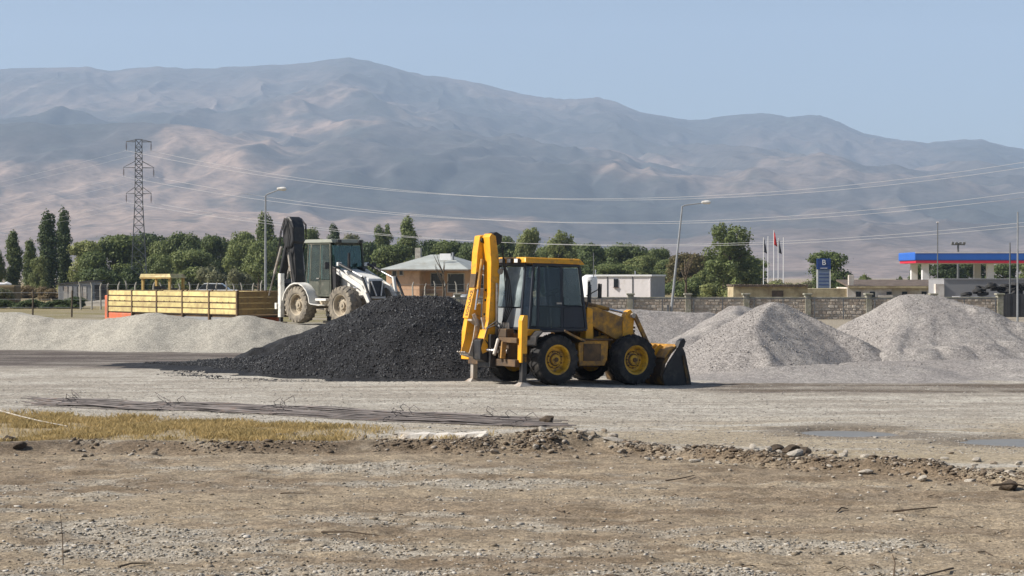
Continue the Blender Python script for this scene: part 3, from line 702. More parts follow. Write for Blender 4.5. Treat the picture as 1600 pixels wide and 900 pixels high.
    st.tube([(cx + .19 * math.cos(2 * math.pi * j / k) * .85, .19 * math.sin(2 * math.pi * j / k), cz + .19 * math.cos(2 * math.pi * j / k) * .5) for j in range(k + 1)], .016, 6)
    st.tube([(cx, 0, cz), (x1 - .24, 0, z0 + .62)], .025, 6).tube([(cx, -.18, cz), (cx, .18, cz)], .012, 6)
    st.build('steering_wheel', 'black_metal', cb, True)
    # roof
    a0, a1 = rt - roof_over[0], ft + roof_over[1] + .08; hwr = ht + .07
    rf = MB()
    rf.hexa([(a0, -hwr, tz + .03), (a1, -hwr, tz + .03), (a1, hwr, tz + .03), (a0, hwr, tz + .03), (a0 + .03, -hwr + .05, z1), (a1 - .12, -hwr + .05, z1), (a1 - .12, hwr - .05, z1), (a0 + .03, hwr - .05, z1)])
    r_ = rf.build('roof', roofmat, root, bevel=.025)
    for s in (-1, 1):
        for yy in (.62, .22):
            o = MB().box((a0 - .035, s * yy * hwr, tz + .075), (.07, .17, .11)).build('work_lamp', 'black_metal', r_, bevel=.012)
            lens = MB().box((a0 - .072, s * yy * hwr, tz + .075), (.008, .14, .085)).build('lamp_lens', 'lamp_lens', r_)
        MB().box((a1 + .03, s * .62 * hwr, tz + .085), (.07, .17, .10)).build('work_lamp', 'black_metal', r_, bevel=.012)
    return cb, r_

mat('door_glass_base', (0.02, 0.025, 0.035), 0.1)
glass('door_glass', (0.42, 0.48, 0.56), 0.08, (0.03, 0.04, 0.07))
MB_ = MB

def yellow_backhoe():
    Ox, Oy = 0.44, 45.15; yaw = R(33)
    t = thing('backhoe_loader', 'yellow backhoe loader with folded boom parked beside the black asphalt heap', 'backhoe loader', (Ox, Oy, gz1(0.9, 44.5) - .01), yaw)
    t.rotation_euler = (0, R(1.5), yaw)
    RW = 0.61; hw = 0.215; WB = 2.25; TR = 0.92
    wheel_set(t, [(0, -TR), (0, TR), (WB, -TR), (WB, TR)], RW, hw, False, 'rim_yellow')
    b = MB(); b.b2(-.95, 2.75, -.36, .36, .55, .92); b.b2(-.2, .2, -.72, .72, .48, .74); b.b2(WB - .14, WB + .14, -.72, .72, .5, .72)
    b.b2(.5, 1.6, -.55, .55, .42, .95)
    b.build('chassis', 'frame_brown', t, bevel=.02)
    # tank / step box between the wheels, near side and far side
    for s in (-1, 1):
        b = MB(); b.prism([(.70, .47), (1.42, .47), (1.50, .62), (1.52, 1.06), (.72, 1.06), (.66, .98)], s * .58, s * .98)
        o = b.build('fuel_tank', 'yellow_worn', t, bevel=.015)
        MB().b2(.66, 1.62, s * .56, s * 1.02, 1.065, 1.10).build('step', 'frame_brown', o)
        b = MB(); b.prism([(.80, .58), (1.30, .58), (1.30, .98), (.80, .98)], s * .982, s * 1.0)
        b.build('hatch', 'frame_brown', o, bevel=.006)
        # rear mudguard: arch over the wheel with a sloping front edge down to the tank
        b = MB(); arc = [(-.62, .95), (-.60, 1.13), (-.45, 1.27), (.15, 1.29), (.36, 1.20), (.74, 1.05)]
        pol = arc + [(x * .97, z - .035) for x, z in arc[::-1]]
        b.prism(pol, s * .62, s * 1.12); b.build('rear_mudguard', 'black_metal', t, bevel=.008)
        b = MB(); b.bar((.16, s * 1.12, 1.28), (.36, s * 1.12, 1.19), .03, .05).bar((.36, s * 1.12, 1.19), (.76, s * 1.10, 1.04), .03, .05)
        b.build('mudguard_edge', 'yellow_worn', t)
        b = MB(); b.prism([(-.72, 1.14), (-.30, 1.19), (-.30, 1.30), (-.72, 1.30)], s * .66, s * .80); b.build('side_skirt', 'yellow_paint', t, bevel=.01)
    cab(t, -.72, 1.02, 1.31, 2.96, .76, 'yellow_paint', 'cab_navy', 'cab_glass', 'rear_glass', 'cab_navy', 'yellow_paint')
    # front of the cab tower, hood
    for s in (-1, 1):
        MB().prism([(1.02, .95), (1.26, .95), (1.22, 1.80), (1.06, 1.84)], s * .50, s * .74).build('loader_tower', 'yellow_paint', t, bevel=.015)
    b = MB(); b.hexa([(1.05, -.44, .85), (2.78, -.40, .85), (2.78, .40, .85), (1.05, .44, .85), (1.05, -.42, 1.78), (2.68, -.34, 1.50), (2.68, .34, 1.50), (1.05, .42, 1.78)])
    hood = b.build('hood', 'yellow_worn', t, bevel=.04)
    b = MB()
    for k in range(6): b.b2(2.782, 2.80, -.30, .30, .92 + k * .085, .965 + k * .085)
    b.build('grille', 'black_metal', hood)
    for k in range(4):
        MB().b2(1.5 + k * .2, 1.62 + k * .2, -.435, -.415, 1.05, 1.35).build('vent', 'black_metal', hood)
    MB().tube([(1.42, -.30, 1.68), (1.42, -.30, 2.32), (1.40, -.30, 2.45)], [.055, .045, .03], 10).build('exhaust_pipe', 'black_metal', t, True)
    MB().tube([(1.72, -.1, 1.62), (1.72, -.1, 1.86)], [.09, .07], 10).build('air_intake', 'black_metal', t, True)
    for s in (-1, 1):
        b = MB(); b.tube([(1.0, s * .78, 2.1), (1.18, s * .98, 2.25), (1.2, s * 1.0, 2.40)], .014, 6)
        mm = b.build('mirror_arm', 'black_metal', t, True)
        MB().box((1.22, s * 1.0, 2.22), (.04, .17, .34), (0, 0, s * .2)).build('mirror', 'black_metal', mm, bevel=.012)
        # guard rail loop at the front of the cab
        MB().tube([(1.06, s * .70, 1.80), (1.16, s * .72, 2.30), (1.22, s * .6, 2.34)], .016, 6).build('grab_rail', 'dark_trim', t, True)
        # loader arm
        y0, y1 = s * .56, s * .69
        b = MB(); b.prism([(1.02, 1.66), (1.10, 1.86), (1.36, 1.84), (2.20, 1.60), (2.20, 1.52), (2.26, 1.12), (2.02, 1.05), (1.10, 1.46)], y0, y1)
        arm = b.build('loader_arm', 'yellow_worn', t, bevel=.015)
        MB().prism([(2.14, 1.10), (2.42, 1.05), (2.47, 1.66), (2.36, 1.80), (2.26, 1.76), (2.12, 1.50)], s * .54, s * .71).build('elbow_plate', 'yellow_paint', arm, bevel=.012)
        MB().prism([(2.30, 1.20), (2.46, 1.30), (3.02, .52), (3.06, .34), (2.94, .26), (2.82, .40)], y0, y1).build('lower_arm', 'yellow_worn', arm, bevel=.012)
        MB().bar((2.42, s * .76, 1.68), (3.06, s * .76, .62), .07, .10).build('tilt_lever', 'yellow_worn', arm, bevel=.01)
        MB().tube([(2.38, s * .50, 1.66), (2.38, s * .80, 1.66)], .06, 12).build('pivot_pin', 'worn_steel', arm, True)
        cylinder('lift_cylinder', t, (1.15, s * .50, 1.02), (2.30, s * .50, 1.22), .06, .6, 'yellow_worn')
        cylinder('tilt_cylinder', t, (1.20, s * .44, 1.92), (2.34, s * .44, 1.72), .05, .6, 'yellow_worn')
    MB().tube([(2.66, -.66, .78), (2.66, .66, .78)], .06, 10).build('cross_tube', 'yellow_worn', t, True)
    # front bucket : curved shell, side plates, lip, ribs
    W = 1.15
    inner = [(3.86, .02), (3.30, .03), (3.12, .10), (3.04, .26), (3.10, .52), (3.26, .76), (3.46, .93)]
    outer = [(3.50, .96), (3.24, .82), (3.02, .56), (2.95, .26), (3.05, .03), (3.28, -.03), (3.86, -.01)]
    bk = MB().prism(inner + outer, -W, W).build('front_bucket', 'bucket_brown', t, bevel=.008)  # brown colour holds the shade on the lower back of the yellow shell
    for s in (-1, 1):
        MB().prism([(3.88, -.01), (3.84, .18), (3.66, .80), (3.56, .95), (3.44, .90), (3.30, .72), (3.14, .52), (3.0, .24), (3.08, .0)], s * (W - .02), s * (W + .02)).build('side_plate', 'black_metal', bk)
        MB().prism([(3.80, .05), (3.76, .2), (3.62, .74), (3.56, .72), (3.70, .18), (3.72, .05)], s * (W + .021), s * (W + .045)).build('wear_strip', 'bucket_brown', bk)
        MB().prism([(3.40, .90), (3.60, .92), (3.66, 1.06), (3.60, 1.14), (3.48, 1.08)], s * (W - .10), s * (W + .05)).build('lug', 'black_metal', bk, bevel=.01)
        for yy in (.55, .72):
            MB().prism([(3.0, .20), (3.06, .55), (3.34, .92), (3.22, .98), (3.0, .80), (2.88, .50), (2.90, .24)], s * yy - .02, s * yy + .02).build('hinge_plate', 'yellow_paint', bk)
    MB().b2(3.44, 3.54, -W, W, .95, .985).build('top_lip', 'yellow_worn', bk)
    MB().prism([(3.495, .968), (3.235, .828), (3.09, .655), (3.06, .67), (3.21, .855), (3.48, .99)], -W + .02, W - .02).build('lit_back_strip', 'yellow_worn', bk)  # added yellow strip painting the sunlit upper back of the shell
    for k in range(8):
        yy = -1.05 + k * .3
        MB().hexa([(3.80, yy - .05, -.015), (4.02, yy - .03, .0), (4.02, yy + .03, .0), (3.80, yy + .05, -.015), (3.80, yy - .05, .04), (4.02, yy - .03, .012), (4.02, yy + .03, .012), (3.80, yy + .05, .04)]).build('tooth', 'worn_steel', bk)
    # rear frame, stabilisers
    b = MB(); b.b2(-1.12, -.92, -1.02, 1.02, .44, .60).b2(-1.08, -.94, -1.0, 1.0, .98, 1.10)
    for s in (-1, 1): b.b2(-1.0, -.70, s * .35, s * .55, .5, 1.2)
    rf = b.build('rear_frame', 'frame_brown', t, bevel=.012)
    for s in (-1, 1):
        st = MB().prism([(-1.02, .54), (-.86, .54), (-.86, 1.62), (-.97, 1.62), (-1.02, 1.5)] if s < 0 else [(-1.14, .54), (-.82, .54), (-.82, 1.86), (-.92, 1.86), (-1.06, 1.6), (-1.14, 1.2)], s * .96, s * (1.12 if s < 0 else 1.30)).build('stabiliser', 'yellow_paint', t, bevel=.012)
        MB().b2(-.98, -.86, s * 1.0, s * 1.12, .07, .75).build('inner_leg', 'worn_steel' if s > 0 else 'black_metal', st)
        MB().hexa([(-1.10, s * .92, 0), (-.74, s * .92, 0), (-.74, s * 1.22, 0), (-1.10, s * 1.22, 0), (-1.0, s * 1.0, .09), (-.84, s * 1.0, .09), (-.84, s * 1.14, .09), (-1.0, s * 1.14, .09)]).build('foot', 'worn_steel', st)
    yb = .10
    b = MB(); b.b2(-1.26, -1.10, yb - .28, yb + .28, .40, 1.16); b.prism([(-1.26, .50), (-1.46, .58), (-1.46, 1.02), (-1.26, 1.12)], yb - .16, yb + .16)
    b.build('kingpost_carriage', 'black_metal', t, bevel=.015)
    for k in range(6):
        yy = yb - .30 + k * .09
        MB().tube([(-1.0, yy - .25, 1.22), (-1.10 - .03 * (k % 3), yy - .12, 1.42 + .06 * (k % 2)), (-1.30, yy * .6 + .02, 1.30), (-1.34, yy * .5 + .05, 1.05 - .05 * k), (-1.18, yy * .7, .80)], .016, 6).build('hose', 'hose', t, True)
    MB().tube([(-1.30, -.42, .70), (-1.12, -.30, 1.05)], .045, 8).build('link_pin', 'worn_steel', t, True)
    MB().bar((-1.20, -.62, .62), (-1.16, -.60, 1.0), .05, .12).build('bracket', 'yellow_worn', t)
    MB().bar((-1.30, .12, 1.55), (-1.24, .02, 1.12), .06, .10).build('bracket', 'worn_steel', t)
    # boom : tall box beam, slightly bowed
    poly = [(-1.40, .70), (-1.16, .80), (-1.02, 1.40), (-.98, 2.10), (-1.00, 2.90), (-1.10, 3.44), (-1.22, 3.50), (-1.28, 3.42), (-1.22, 2.85), (-1.22, 2.10), (-1.26, 1.45), (-1.44, .84)]
    bo = MB().prism(poly, yb - .17, yb + .15).build('boom', 'yellow_paint', t, bevel=.018)
    MB().prism([(-1.02, 3.22), (-.92, 3.30), (-.90, 3.46), (-1.06, 3.54), (-1.16, 3.50)], yb - .14, yb + .12).build('boom_head', 'black_metal', bo, bevel=.015)
    for zz in (1.62, 1.95, 2.18):
        MB().box((-1.262 + (.03 if zz > 1.9 else 0.012), yb + .02, zz), (.03, .05, .05)).build('bolt_head', 'black_metal', bo)
    MB().tube([(-.97, yb - .20, 2.62), (-.97, yb + .17, 2.62)], .07, 12).build('pivot_pin', 'worn_steel', bo, True)
    # dipper folded down behind, offset to the far side and leaning out
    yd = .36
    poly = [(-1.20, 3.36), (-1.22, 3.47), (-1.34, 3.44), (-1.40, 3.05), (-1.44, 2.30), (-1.62, 1.52), (-1.50, 1.50), (-1.30, 2.10), (-1.24, 2.80)]
    di = MB().prism(poly, yd - .11, yd + .13).build('dipper', 'yellow_paint', t, bevel=.015)
    MB().prism([(-1.420, 2.60), (-1.462, 2.30), (-1.475, 2.24), (-1.40, 2.24), (-1.38, 2.60)], yd - .115, yd + .125).build('wear_plate', 'frame_brown', di)
    MB().tube([(-1.27, yd - .16, 3.34), (-1.27, yd + .18, 3.34)], .06, 12).build('pivot_pin', 'black_metal', di, True)
    me_ = text_mesh('SONUNZ', .15)
    lt = link('lettering', me_, 'letter_black', di)
    p0 = Vector((-1.462, 0, 2.20)); p1 = Vector((-1.612, 0, 1.55)); dirv = (p0 - p1).normalized()
    nrm = Vector((-dirv.z, 0, dirv.x)); nrm = nrm if nrm.x < 0 else -nrm
    # text x-axis runs up the dipper, y-axis to machine left
    xax = dirv; zax = nrm; yax = zax.cross(xax)
    mt_ = Matrix((xax, yax, zax)).transposed().to_4x4(); c0 = p0.lerp(p1, .5) + nrm * .006; mt_.translation = (c0.x, yd - .03, c0.z)
    lt.matrix_local = mt_
    # digging bucket curled under the dipper
    yk = .44; Wk = .19; bx = .22
    inn = [(-1.36, 1.40), (-1.24, 1.22), (-1.16, .98), (-1.22, .78), (-1.40, .70), (-1.54, .80)]
    inn = [(-1.62, 1.46), (-1.44, 1.36), (-1.34, 1.10), (-1.40, .80), (-1.58, .66), (-1.80, .72)]
    out = [(-1.80, .66), (-1.58, .60), (-1.36, .76), (-1.28, 1.10), (-1.40, 1.42), (-1.62, 1.54)]
    inn = [(x + bx, z) for x, z in inn]; out = [(x + bx, z) for x, z in out]
    kb = MB().prism(inn + out, yk - Wk, yk + Wk).build('digging_bucket', 'worn_steel', t, smooth=False)
    for s in (-1, 1):
        MB().prism([(x + bx, z) for x, z in ((-1.62, 1.52), (-1.40, 1.40), (-1.30, 1.10), (-1.37, .77), (-1.58, .61), (-1.80, .68), (-1.70, 1.0))], yk + s * Wk - .012, yk + s * Wk + .012).build('side_plate', 'yellow_paint' if s > 0 else 'worn_steel', kb)
    for k in range(4):
        MB().bar((-1.78 + bx, yk - .15 + k * .10, .69), (-1.90 + bx, yk - .15 + k * .10, .74), .05, .025).build('tooth', 'worn_steel', kb)
    MB().bar((-1.50, yd - .16, 1.62), (-1.38, yd - .16, 1.36), .03, .08).build('bucket_link', 'worn_steel', t)
    cylinder('dipper_cylinder', t, (-.93, yb, 2.62), (-.98, yb, 1.30), .06, .6, 'yellow_worn')
    cylinder('bucket_cylinder', t, (-1.30, yd - .17, 2.9), (-1.46, yd - .17, 1.72), .045, .6, 'yellow_worn')
    cylinder('slew_cylinder', t, (-1.02, -.55, .78), (-1.30, -.02, .80), .06, .6, 'steel')
    cylinder('slew_cylinder', t, (-1.02, .72, .78), (-1.30, .22, .80), .06, .6, 'steel')
    for k in range(4):
        yy = yb - .22 - k * .035
        b = MB(); b.tube([(-.96, yy, 3.2 - k * .12), (-.86 + k * .02, yy, 2.4), (-.82 + .03 * k, yy - .02, 1.8), (-.95, yy, 1.3), (-1.12, yy, 1.02)], .014, 6)
        b.build('hose', 'hose', t, True)
    b = MB(); b.b2(-1.08, -.86, -.55, -.2, 1.10, 1.30).b2(-1.16, -1.04, -.5, -.36, .62, .9); b.build('valve_block', 'bucket_brown', t, bevel=.02)
    for k in range(5): MB().tube([(-.98, -.52 + k * .07, 1.28), (-1.0, -.52 + k * .07, 1.44)], .012, 6).build('lever', 'steel', t)
    MB().bar((-1.08, -.12, 2.35), (-1.06, -.12, 1.02), .05, .05).build('boom_rod', 'steel', t)
    return t
yellow_backhoe()

def white_backhoe():
    yaw = -R(46); Ox, Oy = -6.80, 68.6
    t = thing('backhoe_loader', 'dusty white backhoe loader with black upright boom and olive cab behind the asphalt heap', 'backhoe loader', (Ox, Oy, .83), yaw)
    RW = .68; hw = .24; WB = 2.45; TR = .93
    wheel_set(t, [(0, -TR), (0, TR), (WB, -TR), (WB, TR)], RW, hw, True, 'rim_dusty')
    b = MB(); b.b2(-.95, 2.9, -.36, .36, .6, 1.0); b.b2(-.2, .2, -.72, .72, .52, .80); b.b2(WB - .14, WB + .14, -.72, .72, .54, .78)
    b.b2(.6, 1.7, -.8, .8, .62, .82); b.build('chassis', 'rim_dusty', t, bevel=.02)
    for s in (-1, 1):
        arc = [(.80 * math.cos(R(a)), .66 + .80 * math.sin(R(a))) for a in range(168, 5, -18)] + [(.90, .70), (1.35, .66)]
        pol = arc + [(x * .96, .66 + (z - .66) * .95 - .005) for x, z in arc[::-1]]
        MB().prism(pol, s * .62, s * 1.18).build('rear_mudguard', 'white_paint', t, smooth=True)
        MB().b2(.95, 1.55, s * .70, s * 1.05, .82, .90).build('step', 'white_paint', t, bevel=.01)
        MB().b2(.98, 1.5, s * .74, s * 1.02, .48, .56).build('step', 'rim_dusty', t, bevel=.01)
    cab(t, -.06, 1.50, 1.0, 2.98, .76, 'white_paint', 'olive_paint', 'green_glass', 'green_glass', 'olive_paint', 'roof_olive', roof_over=(.10, .10), leanf=.12, leanr=.10, rear_pale=False)
    for s in (-1, 1):
        MB().prism([(1.46, .95), (1.72, .95), (1.68, 1.98), (1.50, 2.02)], s * .50, s * .72).build('loader_tower', 'black_metal', t, bevel=.015)
    b = MB(); b.hexa([(1.5, -.42, .9), (3.12, -.38, .9), (3.12, .38, .9), (1.5, .42, .9), (1.5, -.40, 1.95), (3.0, -.33, 1.60), (3.0, .33, 1.60), (1.5, .40, 1.95)])
    hood = b.build('hood', 'white_paint', t, bevel=.04)
    MB().hexa([(3.128, -.33, .98), (3.128, .33, .98), (3.045, .29, 1.52), (3.045, -.29, 1.52), (3.10, -.33, .98), (3.10, .33, .98), (3.0, .29, 1.52), (3.0, -.29, 1.52)]).build('grille', 'black_metal', hood)
    for s in (-1, 1):
        MB().bar((3.16, s * .1, 1.0), (3.07, s * .26, 1.50), .04, .03).build('grille_bar', 'white_paint', hood)
        y0, y1 = s * .60, s * .69
        b = MB(); b.prism([(1.52, 1.84), (1.58, 1.96), (1.70, 1.94), (3.05, 1.36), (3.26, 1.14), (3.60, .62), (3.50, .56), (3.14, 1.04), (2.98, 1.22)], y0, y1)
        arm = b.build('loader_arm', 'white_paint', t, bevel=.015)
        cylinder('tilt_cylinder', t, (1.70, s * .65, 2.14), (3.20, s * .65, 1.62), .05, .55, 'black_metal')
        cylinder('lift_cylinder', t, (1.60, s * .65, 1.15), (2.95, s * .65, 1.30), .055, .55, 'black_metal')
        MB().bar((3.18, s * .65, 1.66), (3.30, s * .65, 1.12), .10, .08).build('tilt_lever', 'white_paint', arm)
        MB().bar((3.18, s * .76, 1.66), (3.72, s * .76, .78), .05, .07).build('tilt_link', 'black_metal', arm)
        b = MB(); b.tube([(1.45, s * .80, 2.05), (1.62, s * 1.02, 2.12)], .014, 6)
        mm = b.build('mirror_arm', 'black_metal', t, True)
        MB().box((1.64, s * 1.06, 2.05), (.04, .2, .24)).build('mirror', 'black_metal', mm, bevel=.012)
        MB().box((1.76, s * .62, 2.10), (.10, .17, .13)).build('headlamp', 'lamp_lens', t, bevel=.02)
    MB().tube([(1.86, -.26, 1.85), (1.86, -.26, 2.5)], .05, 10).build('exhaust_pipe', 'black_metal', t, True)
    W = 1.15; dx = .58; dz = .02; zs_ = .78
    inner = [(3.86, .02), (3.30, .03), (3.12, .10), (3.04, .26), (3.10, .52), (3.26, .76), (3.46, .93)]
    outer = [(3.50, .96), (3.24, .82), (3.02, .56), (2.95, .26), (3.05, .03), (3.28, -.03), (3.86, -.01)]
    bk = MB().prism([(x + dx, z * zs_ + dz) for x, z in inner + outer], -W, W).build('front_bucket', 'bucket_brown', t, bevel=.008)
    for s in (-1, 1):
        MB().prism([(x + dx, z * zs_ + dz) for x, z in [(3.88, -.01), (3.84, .16), (3.56, .94), (3.40, .92), (3.06, .56), (2.98, .26), (3.08, .0)]], s * (W - .02), s * (W + .02)).build('side_plate', 'black_metal', bk)
    b = MB(); b.b2(-1.12, -.92, -1.02, 1.02, .44, .60).b2(-1.08, -.94, -1.0, 1.0, 1.0, 1.12)
    for s in (-1, 1): b.b2(-1.0, -.60, s * .35, s * .55, .5, 1.2)
    b.build('rear_frame', 'black_metal', t, bevel=.012)
    for s in (-1, 1):
        st = MB().b2(-1.03, -.87, s * 1.0, s * 1.17, .22, 1.78).build('stabiliser', 'white_paint', t, bevel=.012)
        MB().b2(-1.0, -.90, s * 1.03, s * 1.15, .04, .4).build('inner_leg', 'black_metal', st)
        MB().b2(-1.12, -.78, s * .94, s * 1.24, -.02, .06).build('foot', 'worn_steel', st)
        MB().box((-1.10, s * 1.09, .62), (.10, .26, .22)).build('collar', 'white_paint', st)
    # upright black boom with knuckle, dipper hanging down behind
    yb = -.05
    MB().b2(-1.30, -1.10, yb - .26, yb + .26, .42, 1.2).build('kingpost_carriage', 'black_metal', t, bevel=.015)
    poly = [(-1.42, .8), (-1.20, .86), (-1.18, 1.7), (-1.26, 2.6), (-1.34, 3.2), (-1.52, 3.74), (-1.78, 3.70), (-1.84, 3.2), (-1.62, 2.5), (-1.46, 1.7)]
    bo = MB().prism(poly, yb - .20, yb + .20).build('boom', 'black_metal', t, bevel=.03)
    MB().prism([(-1.22, 2.95), (-1.24, 3.45), (-1.34, 3.70), (-1.50, 3.84), (-1.68, 3.84), (-1.82, 3.70), (-1.90, 3.40), (-1.88, 2.95), (-1.72, 2.7), (-1.4, 2.7)], yb - .27, yb + .27).build('boom_head', 'black_metal', bo, bevel=.06)
    poly = [(-1.80, 2.95), (-1.92, 2.9), (-2.10, 2.4), (-2.36, 1.5), (-2.26, 1.46), (-1.92, 2.3)]
    di = MB().prism(poly, yb - .14, yb + .14).build('dipper', 'black_metal', t, bevel=.02)
    for yy in (-.30, .30):
        cylinder('dipper_cylinder', t, (-1.90, yb + yy, 2.75), (-2.62, yb + yy * 1.1, .98), .05, .55, 'worn_steel', 'steel')
        cylinder('boom_cylinder', t, (-1.50, yb + yy, 2.60), (-1.22, yb + yy, 1.25), .05, .55, 'worn_steel', 'steel')
    inn = [(-1.98, 1.5), (-1.80, 1.36), (-1.70, 1.10), (-1.78, .80), (-1.98, .68), (-2.2, .76)]
    out = [(-2.2, .70), (-1.96, .60), (-1.72, .76), (-1.63, 1.10), (-1.75, 1.44), (-1.98, 1.58)]
    kb = MB().prism(inn + out, yb - .28, yb + .28).build('digging_bucket', 'black_metal', t)
    for s in (-1, 1):
        MB().prism([(-1.98, 1.56), (-1.75, 1.42), (-1.65, 1.10), (-1.73, .77), (-1.96, .61), (-2.2, .72), (-2.10, 1.0)], yb + s * .28 - .012, yb + s * .28 + .012).build('side_plate', 'black_metal', kb)
    for s in (-1, 1):
        for k in range(2):
            o = .05 * k
            MB().tube([(-1.5, yb + s * (.30 + o), 2.4), (-1.30 - o, yb + s * (.36 + o), 3.1), (-1.38, yb + s * (.38 + o), 3.55), (-1.6, yb + s * (.34 + o), 3.78), (-1.86, yb + s * (.32 + o), 3.3), (-2.08, yb + s * (.3 + o), 2.5), (-2.35, yb + s * (.28 + o), 1.8)], .018, 6).build('hose', 'hose', t, True)
    return t
white_backhoe()

# ------------------------------------------------------------------ drop-side trailer
def trailer():
    A = Vector((-9.96, 69.6, 0)); B = Vector((-16.1, 76.6, 0)); L = (B - A).length; d = (B - A).normalized()
    yaw = math.atan2(d.y, d.x)                       # local x runs from the near rear corner to the front
    t = thing('drop_side_trailer', 'long flat trailer with yellow drop sides and orange-red frame behind the sand heap', 'trailer', (A.x, A.y, 0), yaw)
    # local y : positive = camera-left side of travel.  The lit side board faces the camera-left
    W = 2.5; sgn = -1 if True else 1                # body extends to -y (away from the viewer)
    z0, z1 = 1.10, 1.96
    b = MB(); b.b2(.02, L, sgn * .06, sgn * (W - .06), z0 - .10, z0 - .02); b.build('deck', 'frame_brown', t)
    b = MB()
    for yy in (.6, 1.9): b.b2(-.05, L + .5, sgn * (yy - .07), sgn * (yy + .07), .72, z0 - .11)
    b.build('chassis_beam', 'red_paint', t, bevel=.01)
    n = 5; seg = L / n
    for side, y in ((0, 0.0), (1, sgn * W)):
        for k in range(n):
            x0, x1 = k * seg + .05, (k + 1) * seg - .05
            for j in range(4):
                zz0 = z0 + j * (z1 - z0) / 4 + .022; zz1 = z0 + (j + 1) * (z1 - z0) / 4 - .022
                o = MB().b2(x0, x1, y - .024, y + .024, zz0, zz1).build('side_board', 'board_yellow', t, bevel=.008); o.rotation_euler = (0, 0, 0); o.location = (0, rnd.uniform(-.008, .008), rnd.uniform(-.006, .006))
            MB().b2(x0, x1, y - .008, y + .008, z0, z1).build('board_backing', 'frame_brown', t)
            if side == 0:
                for hx in (.28, .5, .72):
                    MB().box((x0 + (x1 - x0) * hx, y + .026, z0 + .46), (.05, .014, .04)).build('hook', 'frame_brown', t)
        for k in range(n + 1):
            x = k * seg
            MB().b2(x - .045, x + .045, y - .045, y + .045, z0 - .22, z1 + .02).build('stake_post', 'frame_brown', t, bevel=.008)
    for j in range(4):
        zz0 = z0 + j * (z1 - z0) / 4 + .002; zz1 = z0 + (j + 1) * (z1 - z0) / 4 - .002
        MB().b2(-.02, .02, sgn * .06, sgn * (W - .06), zz0, zz1).build('tail_board', 'board_shade_brown', t, bevel=.006)  # browner than the sides: shade of the tail put into the colour
        MB().b2(L - .02, L + .02, sgn * .06, sgn * (W - .06), zz0, zz1).build('head_board', 'board_yellow', t, bevel=.006)
    # red front end: gooseneck and bumper frame
    b = MB(); b.b2(L + .04, L + .5, sgn * .1, sgn * (W - .1), .7, 1.75); b.build('front_frame', 'red_paint', t, bevel=.04)
    b = MB(); b.b2(L - 1.8, L + .1, sgn * -.02, sgn * .2, .78, 1.07); b.build('side_skirt', 'red_paint', t, bevel=.03)
    MB().b2(.06, L - .1, sgn * .02, sgn * .10, .86, z0 - .1).build('side_rail', 'galvanised', t)
    # wheels
    tb = MB(); tb.lathe([(.28, -.14), (.30, -.15), (.46, -.15), (.50, -.11), (.51, 0), (.50, .11), (.46, .15), (.30, .15), (.28, .14), (.24, .04), (.001, .04)], n=28)
    o = tb.build('wheel', 'rubber', t, True); first = True; m_ = o.data; bpy.data.objects.remove(o)
    for x in (1.4, 2.7, 7.2):
        for y in (.3, W - .3):
            w = bpy.data.objects.new('wheel', m_); COL.objects.link(w); w.parent = t; w.location = (x, sgn * y, .51)
    b = MB()
    for x in (1.4, 2.7, 7.2): b.tube([(x, sgn * .3, .51), (x, sgn * (W - .3), .51)], .07, 8)
    b.build('axle', 'black_metal', t)
trailer()

# ------------------------------------------------------------------ stone wall with pillars and railing
def stone_wall():
    Yw = 112.0
    t = thing('stone_wall', 'low rubble stone wall with grey pillars and metal rail behind the gravel piles', 'wall', (0, Yw, 0))
    xa, xb = PX(690, Yw), PX(1562, Yw); ztop = 1.27
    MB().b2(xa, xb, -.10, .25, -.2, ztop - .03).build('wall_core', 'mortar', t)
    # rubble stones, too small to pick apart one by one
    r2 = random.Random(3); b = MB(); z = 0.0
    while z < ztop - .08:
        h = r2.uniform(.12, .22); h = min(h, ztop - .04 - z); x = xa + r2.uniform(0, .3)
        while x < xb - .1:
            w = r2.uniform(.14, .38); w = min(w, xb - x); g = .018; d = r2.uniform(.02, .07)
            j = lambda: r2.uniform(-.025, .025)
            vs = [(x + g + j(), -.09, z + g), (x + w - g + j(), -.09, z + g), (x + w - g + j(), -.09, z + h - g), (x + g + j(), -.09, z + h - g)]
            cx, cz = x + w / 2, z + h / 2
            fr = [(cx + (p[0] - cx) * .82, -.10 - d, cz + (p[2] - cz) * .8) for p in vs]
            b.add(vs + fr, [(7, 6, 5, 4), (0, 1, 5, 4), (1, 2, 6, 5), (2, 3, 7, 6), (3, 0, 4, 7)])
            x += w
        z += h
    o = b.build('stonework', 'wall_rubble', t); o['kind'] = 'stuff'
    MB().b2(xa, xb, -.16, .31, ztop - .03, ztop + .03).build('coping', 'pillar_stone', t, bevel=.01)
    for px in (715, 800, 893, 985, 1075, 1166, 1262, 1357, 1458, 1562):
        x = PX(px, Yw); p = MB().b2(x - .17, x + .17, -.24, .30, -.2, 1.42).build('pillar', 'pillar_stone', t, bevel=.015)
        MB().b2(x - .24, x + .24, -.31, .37, 1.421, 1.52).build('pillar_cap', 'pillar_stone', p, bevel=.02)
    # steel rail set just in front on thin posts
    MB().b2(xa, xb, -.42, -.38, 1.20, 1.24).build('rail', 'pole_grey', t)
    for px in range(705, 1560, 47):
        x = PX(px + (2 if px % 2 else 0), Yw); MB().b2(x - .03, x + .03, -.43, -.37, -.2, 1.198).build('rail_post', 'pole_grey', t)
